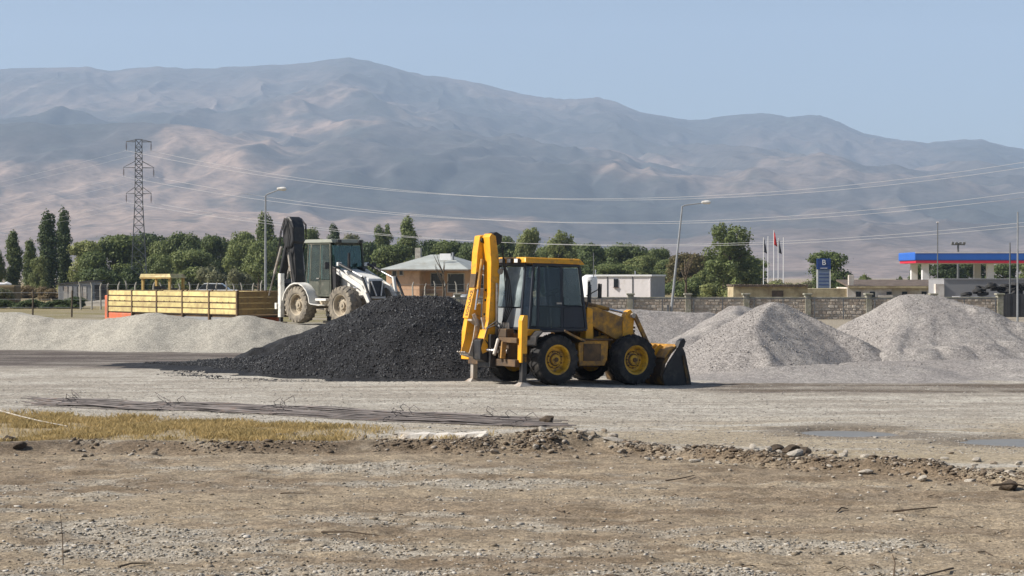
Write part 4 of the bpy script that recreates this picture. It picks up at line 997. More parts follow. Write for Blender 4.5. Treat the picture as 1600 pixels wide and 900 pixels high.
def rubble_mat():
    m, n, l, p = _new('wall_rubble')
    g = n.new('ShaderNodeNewGeometry'); cr = n.new('ShaderNodeValToRGB'); l.new(g.outputs['Random Per Island'], cr.inputs[0])
    e = cr.color_ramp; e.elements[0].color = (0.34, 0.275, 0.22, 1); e.elements[1].color = (0.60, 0.54, 0.46, 1)
    a = e.elements.new(0.35); a.color = (0.46, 0.39, 0.32, 1); a = e.elements.new(0.7); a.color = (0.50, 0.44, 0.375, 1)
    l.new(cr.outputs[0], p.inputs['Base Color']); p.inputs['Roughness'].default_value = .95
rubble_mat()
stone_wall()

def poleobj(name, label, cat, base, top, r0, r1, m='pole_grey', group=None):
    o = MB().tube([(0, 0, 0), tuple(Vector(top) - Vector(base))], [r0, r1], 10).build(name, m, None, True, loc=base)
    return tag(o, label, cat, group)
def street_lamp(label, bpx, tpx, tpy, hpx, hpy, Y):
    base = (PX(bpx, Y), Y, gz1(PX(bpx, Y), Y)); tx, tz = PX(tpx, Y) - base[0], PZ(tpy, Y) - base[2]; hx, hz = PX(hpx, Y) - base[0], PZ(hpy, Y) - base[2]
    t = thing('street_lamp', label, 'street lamp', base, 0, 'street lamps along the yard')
    MB().tube([(0, 0, -.1), (tx * .5, 0, tz * .5), (tx, 0, tz)], [.085, .065, .045], 10).build('pole', 'galvanised', t, True)
    MB().tube([(tx, 0, tz - .05), (tx + (hx - tx) * .1, 0, tz + .05), (hx, 0, hz)], [.04, .035, .03], 8).build('arm', 'galvanised', t, True)
    b = MB(); L = .42; s = 1 if hx > tx else -1
    b.lathe([(.001, -.25), (.07, -.22), (.10, -.05), (.11, .15), (.07, .25), (.001, .28)], n=12)
    h = b.build('lamp_head', 'white_paint', t, True); h.location = (hx + s * .1, 0, hz + .03); h.rotation_euler = (0, 0, R(-90) * s)
    MB().b2(-.18, -.06, -.14, .02, .5, .9).build('access_door', 'pole_grey', t)
street_lamp('grey street lamp leaning right in front of the stone wall', 1047, 1066, 322, 1100, 317, 108)
street_lamp('straight grey street lamp behind the trailer and white backhoe', 415, 415, 305, 437, 296, 104)

# ------------------------------------------------------------------ buildings
def house():
    Y = 150.0; x0, x1 = PX(596, Y), PX(728, Y); xc = PX(655, Y)
    t = thing('house', 'peach single-storey house with grey hipped metal roof', 'house', ((x0 + x1) / 2, Y, 0), -R(16))
    cx = (x0 + x1) / 2; a, b_ = x0 - cx, x1 - cx; xm = xc - cx; ze = PZ(421, Y); D = 7.5
    # left wing stands forward, right wing set back
    MB().b2(a + .2, xm, 0, D, -.2, ze).build('wall', 'peach_wall', t)
    MB().b2(xm - .05, b_, 1.6, D - .05, -.2, ze - .01).build('wall', 'peach_wall', t)
    for wx, ww, z0, z1, yy in ((xm - 2.05, .35, 2.55, 2.95, 0), (xm - 1.5, .28, 2.62, 2.98, 0), (xm + .95, 1.0, 1.75, 2.75, 1.6), (xm + 2.5, 1.3, 1.3, 2.7, 1.6), (xm + 4.3, .9, 1.6, 2.6, 1.6)):
        w = MB().b2(wx - ww / 2, wx + ww / 2, yy - .03, yy + .1, z0, z1).build('window', 'window_dark', t)
        fr = MB(); f = .06
        fr.b2(wx - ww / 2 - f, wx + ww / 2 + f, yy - .06, yy - .02, z1, z1 + f).b2(wx - ww / 2 - f, wx + ww / 2 + f, yy - .08, yy - .02, z0 - f, z0)
        fr.b2(wx - ww / 2 - f, wx - ww / 2, yy - .06, yy - .02, z0, z1).b2(wx + ww / 2, wx + ww / 2 + f, yy - .06, yy - .02, z0, z1)
        fr.build('window_frame', 'plaster_white', w)
    MB().b2(xm + .1, xm + 1.0, .6, 1.55, -.2, 1.15).build('porch_wall', 'adobe', t)
    # hipped roof
    o = .55; zr = PZ(397, Y); rb = MB()
    X0, X1, Y0, Y1 = a - o * .4, b_ + o, -o, D + o; rx0, rx1 = a + (b_ - a) * .40, a + (b_ - a) * .62
    rb.add([(X0, Y0, ze), (X1, Y0, ze), (X1, Y1, ze), (X0, Y1, ze), (rx0, D / 2, zr), (rx1, D / 2, zr)], [(0, 1, 5, 4), (1, 2, 5), (2, 3, 4, 5), (3, 0, 4), (3, 2, 1, 0)])
    rf = rb.build('roof', 'roof_sheet', t)
    MB().b2(X0, X1, Y0 - .03, Y0 + .03, ze - .12, ze - .001).build('fascia', 'brown_roof', rf)
    MB().b2(rx0 - 1.3, rx0 - .85, D / 2 - .1, D / 2 + .3, zr - .9, zr + .55).build('chimney', 'concrete', rf)
    MB().tube([(rx1 + .9, 2.2, zr - 1.2), (rx1 + .9, 2.2, zr + .15)], .09, 8).build('stove_pipe', 'galvanised', rf, True)
    MB().b2(rx1 + .1, rx1 + 1.0, 1.3, 1.36, ze + .75, ze + 1.25).build('solar_panel', 'tank_white', rf)
house()
MBs = MB
def bare_tree(px, Y, top, label):
    t = thing('bare_tree', label, 'tree', (PX(px, Y), Y, 0)); H = PZ(top, Y); r2 = random.Random(px)
    tr = MB().tube([(0, 0, -.1), (.06, 0, H * .35), (-.05, .05, H * .7)], [.13, .09, .05], 7).build('trunk', 'bark', t, True)
    for k in range(9):
        z = H * r2.uniform(.35, .72); a = r2.uniform(0, 6.3); L = H * r2.uniform(.2, .36)
        MB().tube([(0, 0, z), (math.cos(a) * L * .3, math.sin(a) * L * .3, z + L * .5), (math.cos(a) * L * .5, math.sin(a) * L * .4, min(H, z + L))], [.045, .03, .012], 5).build('branch', 'bark', tr, True)
bare_tree(692, 140, 398, 'thin bare tree trunk in front of the peach house')
bare_tree(1071, 150, 372, 'tall bare forked tree just right of the leaning lamp')

def container():
    Y = 165.0; xa, xs, xb = PX(918, Y), PX(1016, Y), PX(1045, Y); zt = PZ(432, Y)
    t = thing('prefab_cabin', 'white flat-roofed prefab cabin with one small brown window', 'cabin', (xs, Y, 0))
    A = xa - xs; Y2 = 2.6; B = xb - xs
    # plan : front wall runs slightly away to the left, end wall runs back to the right
    def hex_(name, x0, x1, z0, z1, m, par, off=0.0):
        k = .10
        return MB().hexa([(x0, -x0 * k * 3 - off, z0), (x1, -x1 * k * 3 - off, z0), (x1 + B * .9, -x1 * k * 3 + Y2, z0), (x0 + B * .9, -x0 * k * 3 + Y2, z0), (x0, -x0 * k * 3 - off, z1), (x1, -x1 * k * 3 - off, z1), (x1 + B * .9, -x1 * k * 3 + Y2, z1), (x0 + B * .9, -x0 * k * 3 + Y2, z1)]).build(name, m, par)
    hex_('body', A, 0, -.1, zt, 'white_panel', t)
    MB().hexa([(.004, -.02, -.1), (.03, -.02, -.1), (B * .9 + .03, Y2 - .02, -.1), (B * .9 + .004, Y2, -.1), (.004, -.02, zt), (.03, -.02, zt), (B * .9 + .03, Y2 - .02, zt), (B * .9 + .004, Y2, zt)]).build('end_shade_panel', 'end_shade_grey', t)  # thin grey sheet over the end face, painting its shade
    rf = hex_('roof', A - .12, .12, zt + .01, zt + .16, 'tank_white', t, .12)
    for x in (0, -1.49, -3.63):
        MB().b2(x - .04, x + .04, -x * .3 - .05, -x * .3 + .03, 0, zt - .01).build('corner_post', 'pole_grey' if x else 'white_panel', t)
    w = MB().b2(-3.10, -2.72, .76, 1.0, zt - .92, zt - .22).build('window', 'window_dark', t)
    MB().b2(-3.15, -2.67, .72, .90, zt - .97, zt - .921).build('window_sill', 'brown_door', w)
    MB().tube([(-1.2, 1.5, zt), (-1.2, 1.5, zt + .5)], .05, 8).build('vent_pipe', 'galvanised', rf, True)
    MB().tube([(-4.6, 2.4, zt), (-4.6, 2.4, zt + .6)], .05, 8).build('vent_pipe', 'galvanised', rf, True)
container()
def tank_tower():
    Y = 150.0; x = PX(921, Y); zt = PZ(430, Y)
    t = thing('water_tank', 'round-topped white water tank just right of the yellow cab', 'tank', (x, Y, 0))
    MB().lathe([(.62, 0), (.62, zt - .35), (.55, zt - .12), (.35, zt), (.001, zt + .04)], n=20, axis='z').build('shell', 'tank_white', t, True)
    MB().tube([(.3, -.55, zt - .2), (.3, -.55, zt + 1.75)], .035, 6).build('antenna', 'pole_grey', t)
    for k in range(6): MB().b2(-.15, .15, -.66, -.63, .4 + k * .35, .44 + k * .35).build('ladder_rung', 'pole_grey', t)
tank_tower()
def drum():
    Y = 118.0; x = PX(721, Y); z = PZ(468, Y)
    t = thing('fuel_drum', 'grey horizontal fuel drum on a stand at the wall, left of the yellow boom', 'drum', (x, Y, 0))
    MB().lathe([(.001, -.5), (.30, -.48), (.34, -.42), (.34, .42), (.30, .48), (.001, .5)], n=20, axis='y').build('shell', 'galvanised', t, True, loc=(0, 0, z))
    t.rotation_euler = (0, 0, R(60))
    for s in (-1, 1): MB().b2(-.25, .25, s * .3 - .05, s * .3 + .05, 0, z - .30).build('stand', 'concrete', t)
drum()

def low_block():
    # adobe shed with ragged roof edge, then white plastered block and brown roof
    Y = 150.0; xa, xb = PX(1146, Y), PX(1262, Y)
    t = thing('adobe_shed', 'long crumbling adobe shed with ragged sod roof behind the stone wall', 'shed', (xa, Y, 0)); L = xb - xa; zt = PZ(447, Y)
    MB().b2(0, L, 0, 4, -.1, zt).build('wall', 'adobe', t)
    r2 = random.Random(9)
    V = []; 
    for k in range(40):
        x = k * L / 40; MB().box((x + L / 80, 0.0, zt + .04), (L / 40 * 1.15, .5, r2.uniform(.08, .26)), (0, r2.uniform(-.2, .2), 0)).build('roof_sod', 'brown_roof', t)
    MB().b2(-.1, L, .2, 4.1, zt + .0, zt + .12).build('roof', 'brown_roof', t)
    MB().b2(3.0, 3.9, -.03, .1, zt - 1.1, zt - .35).build('hole', 'brown_roof', t)
    for x in (1.2, 4.8): MB().b2(x, x + .35, -.05, .05, .2, zt - .2).build('buttress', 'adobe', t)
    Y = 156.0; xa, xb = PX(1258, Y), PX(1476, Y); L = xb - xa; zt = PZ(449, Y)
    t = thing('plaster_building', 'low white and grey plastered building with long dark roof edge', 'building', (xa, Y, 0))
    MB().b2(0, L * .30, 0, 5, -.1, zt - .1).build('wall', 'adobe', t)
    MB().b2(L * .30 + .001, L * .62, -.2, 5, -.1, zt).build('wall', 'plaster_white', t)
    MB().b2(L * .62 + .001, L, .3, 5, -.1, zt).build('wall', 'plaster_white', t)
    rf = MB().hexa([(L * .3, -.5, zt + .01), (L, -.2, zt + .01), (L, 5.2, zt + .5), (L * .3, 5.2, zt + .5), (L * .3, -.5, zt + .13), (L, -.2, zt + .13), (L, 5.2, zt + .62), (L * .3, 5.2, zt + .62)]).build('roof', 'brown_roof', t)
    MB().b2(L * .3, L * .98, -.56, -.5, zt - .06, zt + .10).build('fascia', 'adobe', rf)
    for fx in (.36, .46, .58, .70, .84):
        w = MB().b2(L * fx, L * fx + .42, -.24 if fx < .62 else .26, .4, zt - .95, zt - .35).build('window', 'window_dark', t)
        MB().b2(L * fx - .05, L * fx + .47, -.27 if fx < .62 else .23, -.2 if fx < .62 else .31, zt - 1.0, zt - .95).build('window_sill', 'plaster_white', w)
    MB().b2(L * .33 - .22, L * .33 + .22, -.1, .3, zt + .15, zt + 1.0).build('chimney', 'plaster_white', t, bevel=.03)
    MB().b2(L * .52, L * .62, -.5, -.25, 0, 1.0).build('bin', 'plaster_white', t)
low_block()
def grey_building():
    Y = 135.0; xa, xb = PX(1475, Y), PX(1640, Y); zt = PZ(437, Y)
    t = thing('concrete_shed', 'plain grey rendered wall of a shed under the petrol canopy', 'shed', (xa, Y, 0)); L = xb - xa
    MB().b2(0, L, 0, 5, -.1, zt).build('wall', 'grey_plaster', t); MB().b2(-.6, -.002, -.1, .5, -.1, zt - .3).build('gate_post', 'plaster_white', t)
    MB().b2(-.02, L, -.05, 5.05, zt + .001, zt + .08).build('coping', 'grey_plaster', t)
    Y = 118.0; xa, xb = PX(1566, Y), PX(1680, Y); zt = PZ(459, Y)
    t = thing('panel_fence', 'dark corrugated panel fence at the right edge past the stone wall', 'fence', (xa, Y, 0)); L = xb - xa
    for k in range(18): MB().b2(k * L / 18 + .006, (k + 1) * L / 18 - .006, -.03 - .02 * (k % 2), .03, -.1, zt).build('panel', 'dark_panel', t)
    b = MB().b2(0, L, .04, .08, .3, .4); b.build('rail', 'dark_panel', t)
grey_building()
# old tyres lying on the low shed roof by the right edge
def tyre_stack():
    me0 = None; Y = 126.0
    t0 = thing('shed_platform', 'low concrete ledge carrying old tyres near the right edge', 'ledge', (PX(1560, Y), Y, 0))
    MB().b2(PX(1495, Y) - PX(1560, Y), PX(1650, Y) - PX(1560, Y), -.8, 1.4, -.1, PZ(463, Y)).build('slab', 'grey_plaster', t0)
    b = MB(); b.lathe([(.20, -.09), (.30, -.11), (.36, -.09), (.38, 0), (.36, .09), (.30, .11), (.20, .09), (.19, 0), (.20, -.09)], n=20, axis='z')
    r2 = random.Random(4); first = None
    spots = [(1507, 460), (1525, 455), (1533, 451), (1533, 459), (1545, 447), (1552, 446), (1556, 451), (1566, 455), (1572, 448), (1580, 452), (1586, 446), (1590, 457), (1596, 450), (1600, 445), (1608, 451), (1575, 458)]
    for i, (px, py) in enumerate(spots):
        if first is None: o = b.build('old_tyre', 'rubber', None, True); first = o
        else: o = bpy.data.objects.new('old_tyre', first.data); COL.objects.link(o)
        o.location = (PX(px, Y), Y - .3 + r2.uniform(-.4, .5), PZ(py, Y)); o.rotation_euler = (r2.uniform(-.3, .5), r2.uniform(-.3, .3), 0)
        tag(o, 'old black tyre dumped on the ledge under the petrol canopy', 'tyre', 'old tyres dumped near the right edge')
tyre_stack()

def petrol():
    Y = 215.0; xa, xb = PX(1429, Y), PX(1760, Y); zt, zb, zs = PZ(394, Y), PZ(411, Y), PZ(407, Y)
    t = thing('petrol_canopy', 'blue petrol station canopy with red lower stripe and white columns', 'canopy', (xa, Y, 0)); L = xb - xa; D = 9
    MB().b2(0, L, 0, D, zs + .001, zt).build('fascia', 'canopy_blue', t, bevel=.1)
    MB().b2(.15, L - .1, .03, D - .03, zb, zs).build('stripe', 'canopy_red', t)
    MB().b2(.05, L, -.02, .03, zt - .12, zt + .03).build('edge_trim', 'white_panel', t)
    MB().b2(.4, L - .3, .3, D - .3, zb - .05, zb - .001).build('soffit', 'white_panel', t)
    for px in (1450, 1552, 1660):
        for yy in (1.5, D - 1.5):
            x = PX(px, Y) - xa; MB().b2(x - .38, x + .38, yy - .3, yy + .3, 0, zb - .06).build('column', 'tank_white', t, bevel=.03)
    for k, px in enumerate((1480, 1600)):
        x = PX(px, Y) - xa; p = thing('fuel_pump', ('fuel pump under the left bay of the canopy', 'fuel pump under the right bay of the canopy')[k], 'fuel pump', (PX(px, Y), Y + 4, 0), 0, 'fuel pumps')
        MB().b2(-.4, .4, -.25, .25, 0, 1.9).build('cabinet', 'white_panel', p, bevel=.04); MB().b2(-.32, .32, -.262, -.25, 1.25, 1.7).build('display', 'window_dark', p)
    # totem sign
    Y = 205.0; x = PX(1287, Y); z0, zm, zt = PZ(441, Y), PZ(421, Y), PZ(404, Y); w = 9 * Y / F_PX
    t = thing('petrol_sign', 'dark blue petrol station totem sign with white emblem', 'sign', (x, Y, 0))
    MB().b2(-w - .12, -w, -.1, .1, 0, zm).build('post', 'tank_white', t); MB().b2(w, w + .12, -.1, .1, 0, zm).build('post', 'tank_white', t)
    MB().b2(-w, w, -.1, .1, z0 - .6, zm - .01).build('price_panel', 'sign_grey', t)
    hd = MB().b2(-w - .12, w + .12, -.14, .14, zm, zt).build('sign_head', 'sign_blue', t, bevel=.02)
    e = link('emblem', text_mesh('B', .80, .01), 'letter_white', hd); e.location = (0, -.155, (zm + zt) / 2 + .14); e.rotation_euler = (R(90), 0, 0)
    for k in range(5): MB().b2(-.36 + k * .15, -.25 + k * .15, -.152, -.141, zm + .10, zm + .17).build('lettering', 'letter_white', hd)
    for k in range(4): MB().b2(-w + .1, w - .1, -.112, -.101, z0 - .3 + k * .38, z0 - .22 + k * .38).build('price_line', 'sign_blue', t)
petrol()

# poles on the right, flags
grp = 'thin poles near the petrol station'
for px, top, Y, r_, lab in ((1465, 348, 190, .07, 'tall thin lamp pole rising behind the left end of the blue canopy'), (1578, 379, 122, .06, 'short dark pole in front of the dark panel fence'), (1590, 331, 96, .055, 'tallest grey pole at the right edge in front of the panel fence')):
    t = thing('pole', lab, 'pole', (PX(px, Y), Y, gz1(PX(px, Y), Y)), 0, grp); H = PZ(top, Y) - t.location.z
    MB().tube([(0, 0, -.1), (0, 0, H)], [r_, r_ * .7], 8).build('shaft', 'pole_grey' if px != 1590 else 'galvanised', t, True)
    if px == 1465: MB().box((0, 0, H + .04), (.28, .16, .1)).build('lamp_head', 'white_panel', t, bevel=.03)
t = thing('floodlight_mast', 'floodlight mast with four lamps on a crossbar above the canopy', 'floodlight', (PX(1497, 240), 240, 0)); H = PZ(380, 240)
MB().tube([(0, 0, 0), (0, 0, H)], [.18, .12], 8).build('mast', 'pole_grey', t, True); MB().b2(-.85, .85, -.06, .06, H - .25, H - .13).build('crossbar', 'pole_grey', t)
for k in range(4): MB().box((-.72 + k * .48, -.1, H + .02), (.34, .25, .34), (.3, 0, 0)).build('floodlight', 'galvanised', t, bevel=.03)
def flagpole(px, top, Y, flag, lab):
    t = thing('flagpole', lab, 'flagpole', (PX(px, Y), Y, 0), 0, 'flagpoles left of the petrol sign'); H = PZ(top, Y)
    MB().tube([(0, 0, 0), (0, 0, H)], [.05, .03], 8).build('pole', 'tank_white', t, True)
    if flag:
        b = MB(); nn = 7; Hh = 1.45; vs = []
        for j in range(7):
            for i in range(nn):
                f = i / (nn - 1); v = j / 6
                vs.append((.03 + f * (.12 + .22 * v), .10 * math.sin(f * 9 + v * 2) * (1 - .3 * v), H - .1 - v * Hh - f * .35 * (1 - .5 * v)))
        b.v = vs; b.f = [(j * nn + i, j * nn + i + 1, (j + 1) * nn + i + 1, (j + 1) * nn + i) for j in range(6) for i in range(nn - 1)]
        o = b.build('flag', flag, t, True); so = o.modifiers.new('solid', 'SOLIDIFY'); so.thickness = .03
flagpole(1193, 371, 205, 'flag_dark', 'white flagpole with limp dark flag beside the big loose tree')
flagpole(1200, 369, 207, None, 'bare white flagpole just left of the red flag')
flagpole(1209, 360, 205, 'flag_red', 'tallest white flagpole with limp red flag')
flagpole(1216, 372, 207, 'flag_dark', 'white flagpole with dark flag just right of the red flag')
flagpole(1224, 371, 205, None, 'rightmost bare white flagpole left of the petrol sign')

# ------------------------------------------------------------------ fence of concrete posts with bent tops, left and centre
def post_fence():
    Y = 145.0
    t = thing('post_and_wire_fence', 'fence of white concrete posts with bent tops behind the trailer', 'fence', (0, Y, 0))
    top = PZ(440, Y); b = MB(); b.tube([(0, 0, -.1), (0, 0, top - .3), (.10, 0, top), ], [.075, .065, .05], 6); o = b.build('post', 'concrete', t, True); mm = o.data; bpy.data.objects.remove(o)
    k = 0
    for px in list(range(128, 420, 14)) + list(range(560, 760, 17)):
        o = bpy.data.objects.new('post', mm); COL.objects.link(o); o.parent = t; o.location = (PX(px + rnd.uniform(-2, 2), Y), rnd.uniform(-.1, .1), rnd.uniform(-.15, .1)); o.rotation_euler = (0, rnd.uniform(-.04, .04), rnd.choice((0, math.pi)))
    for z in (.5, 1.0, 1.5, 1.9):
        MB().tube([(PX(120, Y), 0, z), (PX(425, Y), 0, z)], .008, 4).build('wire', 'galvanised', t); MB().tube([(PX(555, Y), 0, z), (PX(765, Y), 0, z)], .008, 4).build('wire', 'galvanised', t)
post_fence()
Yf = 118.0
t = thing('field_fence', 'sparse dark wooden posts and wire along the field at far left', 'fence', (0, Yf, 0))
for px in (-10, 51, 112): 
    x = PX(px, Yf); MB().tube([(x, 0, -.1), (x + .03, 0, PZ(454, Yf))], [.06, .05], 7).build('post', 'bark', t, True)
for z in (.6, 1.1, 1.5): MB().tube([(PX(-20, Yf), 0, z), (PX(150, Yf), 0, z)], .01, 4).build('wire', 'galvanised', t)

# low field shed, white bundle, car, old yellow grader canopy
Y = 190.0
t = thing('sheet_shed', 'low shed of pale corrugated sheets at far left', 'shed', (PX(118, Y), Y, 0)); w = 27 * Y / F_PX; zt = PZ(441, Y)
MB().hexa([(-w, 0, -.1), (w, -.6, -.1), (w, 4, -.1), (-w, 4, -.1), (-w, 0, zt - .25), (w, -.6, zt + .1), (w, 4, zt + .1), (-w, 4, zt - .25)]).build('wall', 'shed_sheet', t)
MB().hexa([(-w - .2, -.3, zt - .24), (w + .3, -.9, zt + .11), (w + .3, 4.2, zt + .11), (-w - .2, 4.2, zt - .24), (-w - .2, -.3, zt - .14), (w + .3, -.9, zt + .21), (w + .3, 4.2, zt + .21), (-w - .2, 4.2, zt - .14)]).build('roof', 'dark_panel', t)
for k in range(7): MB().box((-w + .35 + k * w * .28, -.34 - k * .045, (zt - .3) / 2), (.34, .05, zt - .5)).build('sheet', 'plaster_white' if k % 3 else 'shed_sheet', t)
MB().box((w + .9, -.4, zt * .45), (1.2, .5, zt * .9)).build('door_lean_to', 'dark_panel', t)
b = MB(); b.tube([(-.8, 0, .36), (-.4, -.05, .42), (.1, 0, .40), (.4, .02, .46), (.8, 0, .36)], [.10, .16, .14, .2, .1], 9)
o = b.build('tarp_bundle', 'tank_white', None, True, loc=(PX(38, Y), Y - 8, PZ(450, Y))); tag(o, 'white tarpaulin bundle lying on dry straw at far left', 'bundle')
b = MB(); b.b2(-1.5, 1.5, -1, 1, 0, PZ(450, Y) + .32); o = b.build('straw_stack', 'leaf_dry', None, loc=(PX(38, Y), Y - 8, 0), bevel=.2); tag(o, 'dry straw stack under the white bundle', 'straw stack')
def car():
    Y = 170.0; zt = PZ(443, Y)
    t = thing('parked_car', 'small white car parked beyond the trailer behind the fence', 'car', (PX(341, Y), Y, zt - 1.52))
    body = [(-2.0, .35), (2.0, .35), (2.05, .75), (1.85, .92), (1.1, .98), (-1.9, 1.0), (-2.05, .7)]
    o = MB().prism(body, -.8, .8).build('body', 'car_white', t, bevel=.08)
    MB().prism([(-1.7, .98), (1.05, .97), (.45, 1.46), (-.2, 1.52), (-1.2, 1.48)], -.68, .68).build('cabin', 'window_dark', t, bevel=.06)
    MB().prism([(-1.25, 1.47), (.42, 1.46), (.3, 1.54), (-1.1, 1.55)], -.64, .64).build('roof', 'car_white', t, bevel=.03)
    for x in (-1.25, 1.25):
        for s in (-1, 1): MB().lathe([(.001, .1), (.18, .1), (.31, .08), (.31, -.08), (.001, -.1)], (x, s * .72, .31), 18).build('wheel', 'rubber', t, True)
    for s in (-1, 1): MB().box((2.03, s * .6, .72), (.05, .28, .14)).build('headlight', 'lamp_lens', t)
    m_ = bpy.data.objects.new('mound', None); bpy.data.objects.remove(m_)
    return zt - 1.52
zc = car()
# the lane behind the fence is a little raised
b = MB(); b.hexa([(PX(150, 170), 160, -.2), (PX(700, 170), 160, -.2), (PX(700, 180), 186, -.2), (PX(150, 180), 186, -.2), (PX(160, 170), 163, zc), (PX(690, 170), 163, zc), (PX(690, 180), 184, zc), (PX(160, 180), 184, zc)])
struct(b.build('lane_bank', 'lane_soil' if 'lane_soil' in M else mat('lane_soil', (0.27, 0.24, 0.19), .95, var=.3, scale=.6)), 'raised dirt lane behind the post fence')
def grader():
    Y = 100.0; t = thing('road_roller', 'old machine with yellow sheet canopy on posts hidden behind the trailer', 'road roller', (PX(255, Y), Y, 0), R(-20))
    zt = PZ(428, Y)
    rf = MB().hexa([(-.95, -.8, zt - .22), (.95, -.8, zt - .22), (.95, .8, zt - .22), (-.95, .8, zt - .22), (-.9, -.75, zt), (.8, -.7, zt), (.8, .7, zt), (-.9, .75, zt)]).build('canopy', 'board_yellow', t, bevel=.02)
    MB().b2(-.9, .9, -.83, -.79, zt - .25, zt - .17).build('canopy_edge', 'board_ochre', rf)
    for x in (-.8, .78):
        for y in (-.68, .68): MB().b2(x - .06, x + .06, y - .06, y + .06, 1.0, zt - .22).build('canopy_post', 'board_ochre', t)
    MB().b2(-1.2, 1.5, -.6, .6, .6, 1.35).build('body', 'board_ochre', t, bevel=.06); MB().b2(-.4, 0, -.3, .3, 1.35, 2.0).build('seat', 'black_metal', t, bevel=.05)
    MB().b2(.5, .75, -.2, .2, 1.35, 1.9).build('console', 'black_metal', t)
    for x in (-1.1, 1.4): MB().lathe([(.001, -.62), (.58, -.6), (.6, -.5), (.6, .5), (.58, .6), (.001, .62)], (x, 0, .6), 26).build('roller_drum', 'steel', t, True)
grader()

# ------------------------------------------------------------------ trees
def crown_mesh(kind, seed, n):
    r = np.random.default_rng(seed)
    # blobs in a unit tree: height 1, base z=0
    bl = []
    if kind == 'poplar':
        for k in range(24):
            z = .08 + .82 * k / 23; w = .098 * (1 - abs((z - .40) / .64) ** 2.4) + .028
            a = r.uniform(0, 6.28); bl.append((math.cos(a) * w * .30, math.sin(a) * w * .30, z, w * r.uniform(.72, 1.0), .095))
    elif kind == 'round':
        for k in range(22):
            a = r.uniform(0, 6.28); rad = .31 * math.sqrt(r.uniform(0, 1)); z = r.uniform(.14, .80) if k > 4 else r.uniform(.66, .84)
            bl.append((math.cos(a) * rad * (1.12 - z * .5), math.sin(a) * rad * (1.12 - z * .5), z, r.uniform(.14, .22), r.uniform(.10, .16)))
    elif kind == 'bush':
        for k in range(16):
            a = r.uniform(0, 6.28); rad = .46 * math.sqrt(r.uniform(0, 1)); z = r.uniform(.15, .72) * (1.1 - rad)
            bl.append((math.cos(a) * rad, math.sin(a) * rad, z, r.uniform(.13, .22), r.uniform(.12, .2)))
    else:   # loose : airy crown with upright sprays
        for k in range(46):
            a = r.uniform(0, 6.28); z = .10 + .80 * r.uniform(0, 1) ** .8; rad = .40 * math.sqrt(r.uniform(0, 1)) * (1.05 - .62 * z)
            bl.append((math.cos(a) * rad, math.sin(a) * rad, z, r.uniform(.06, .13), r.uniform(.06, .13)))
    bl = np.array(bl); w = bl[:, 3] ** 2 * bl[:, 4]; w = np.sqrt(w); w /= w.sum()
    idx = r.choice(len(bl), n, p=w); B = bl[idx]
    d = r.normal(size=(n, 3)); d /= np.linalg.norm(d, axis=1)[:, None]
    rad = r.uniform(.35, 1.06, n) ** .6; rad = np.where(r.uniform(0, 1, n) < .12, rad * r.uniform(1.0, 1.4, n), rad)
    # clump : leaves gather round twig tips
    tips = r.integers(0, 60, n); td = r.normal(size=(len(bl), 60, 3)); td /= np.linalg.norm(td, axis=2)[:, :, None]
    d = .55 * d + .8 * td[idx, tips]; d /= np.linalg.norm(d, axis=1)[:, None]
    P = B[:, :3] + d * rad[:, None] * np.stack([B[:, 3], B[:, 3], B[:, 4]], 1)
    P[:, 2] = np.maximum(P[:, 2], .02)
    nrm = d + r.normal(size=(n, 3)) * .45; nrm /= np.linalg.norm(nrm, axis=1)[:, None]
    t1 = np.cross(nrm, r.normal(size=(n, 3))); t1 /= np.linalg.norm(t1, axis=1)[:, None]; t2 = np.cross(nrm, t1)
    s = {'poplar': .015, 'round': .021, 'bush': .030, 'loose': .018}[kind] * r.uniform(.6, 1.35, n)
    a = s[:, None]; asp = r.uniform(.5, .9, n)[:, None]
    V = np.stack([P - t1 * a, P - t2 * a * asp, P + t1 * a, P + t2 * a * asp], 1).reshape(-1, 3)
    F = np.arange(n * 4).reshape(-1, 4)
    return np_mesh('crown', V, F), bl
def trunk_mesh(bl, kind, seed):
    r = random.Random(seed); b = MB(); H = .88 if kind == 'poplar' else .62
    r0 = .016 if kind == 'poplar' else .024
    b.tube([(0, 0, -.02), (.004, .003, .2), (-.006, .004, H * .6), (.004, -.004, H)], [r0, r0 * .8, r0 * .5, r0 * .15], 7)
    for q in bl[:: 2]:
        z0 = max(.10, q[2] - .22); b.tube([(0, 0, z0), (q[0] * .5, q[1] * .5, (z0 + q[2]) / 2 + .02), (q[0], q[1], q[2])], [r0 * .45, r0 * .3, r0 * .12], 5)
    o = b.build('trunk', 'bark', None, True); m_ = o.data; bpy.data.objects.remove(o); return m_
PROTO = {}
for kind, cnt, n in (('poplar', 3, 7500), ('round', 5, 11000), ('bush', 4, 7000), ('loose', 2, 8500)):
    for k in range(cnt):
        cm, bl = crown_mesh(kind, 500 + len(PROTO) * 7, n); PROTO[(kind, k)] = (cm, trunk_mesh(bl, kind, k + 5))
LEAFCACHE = {}
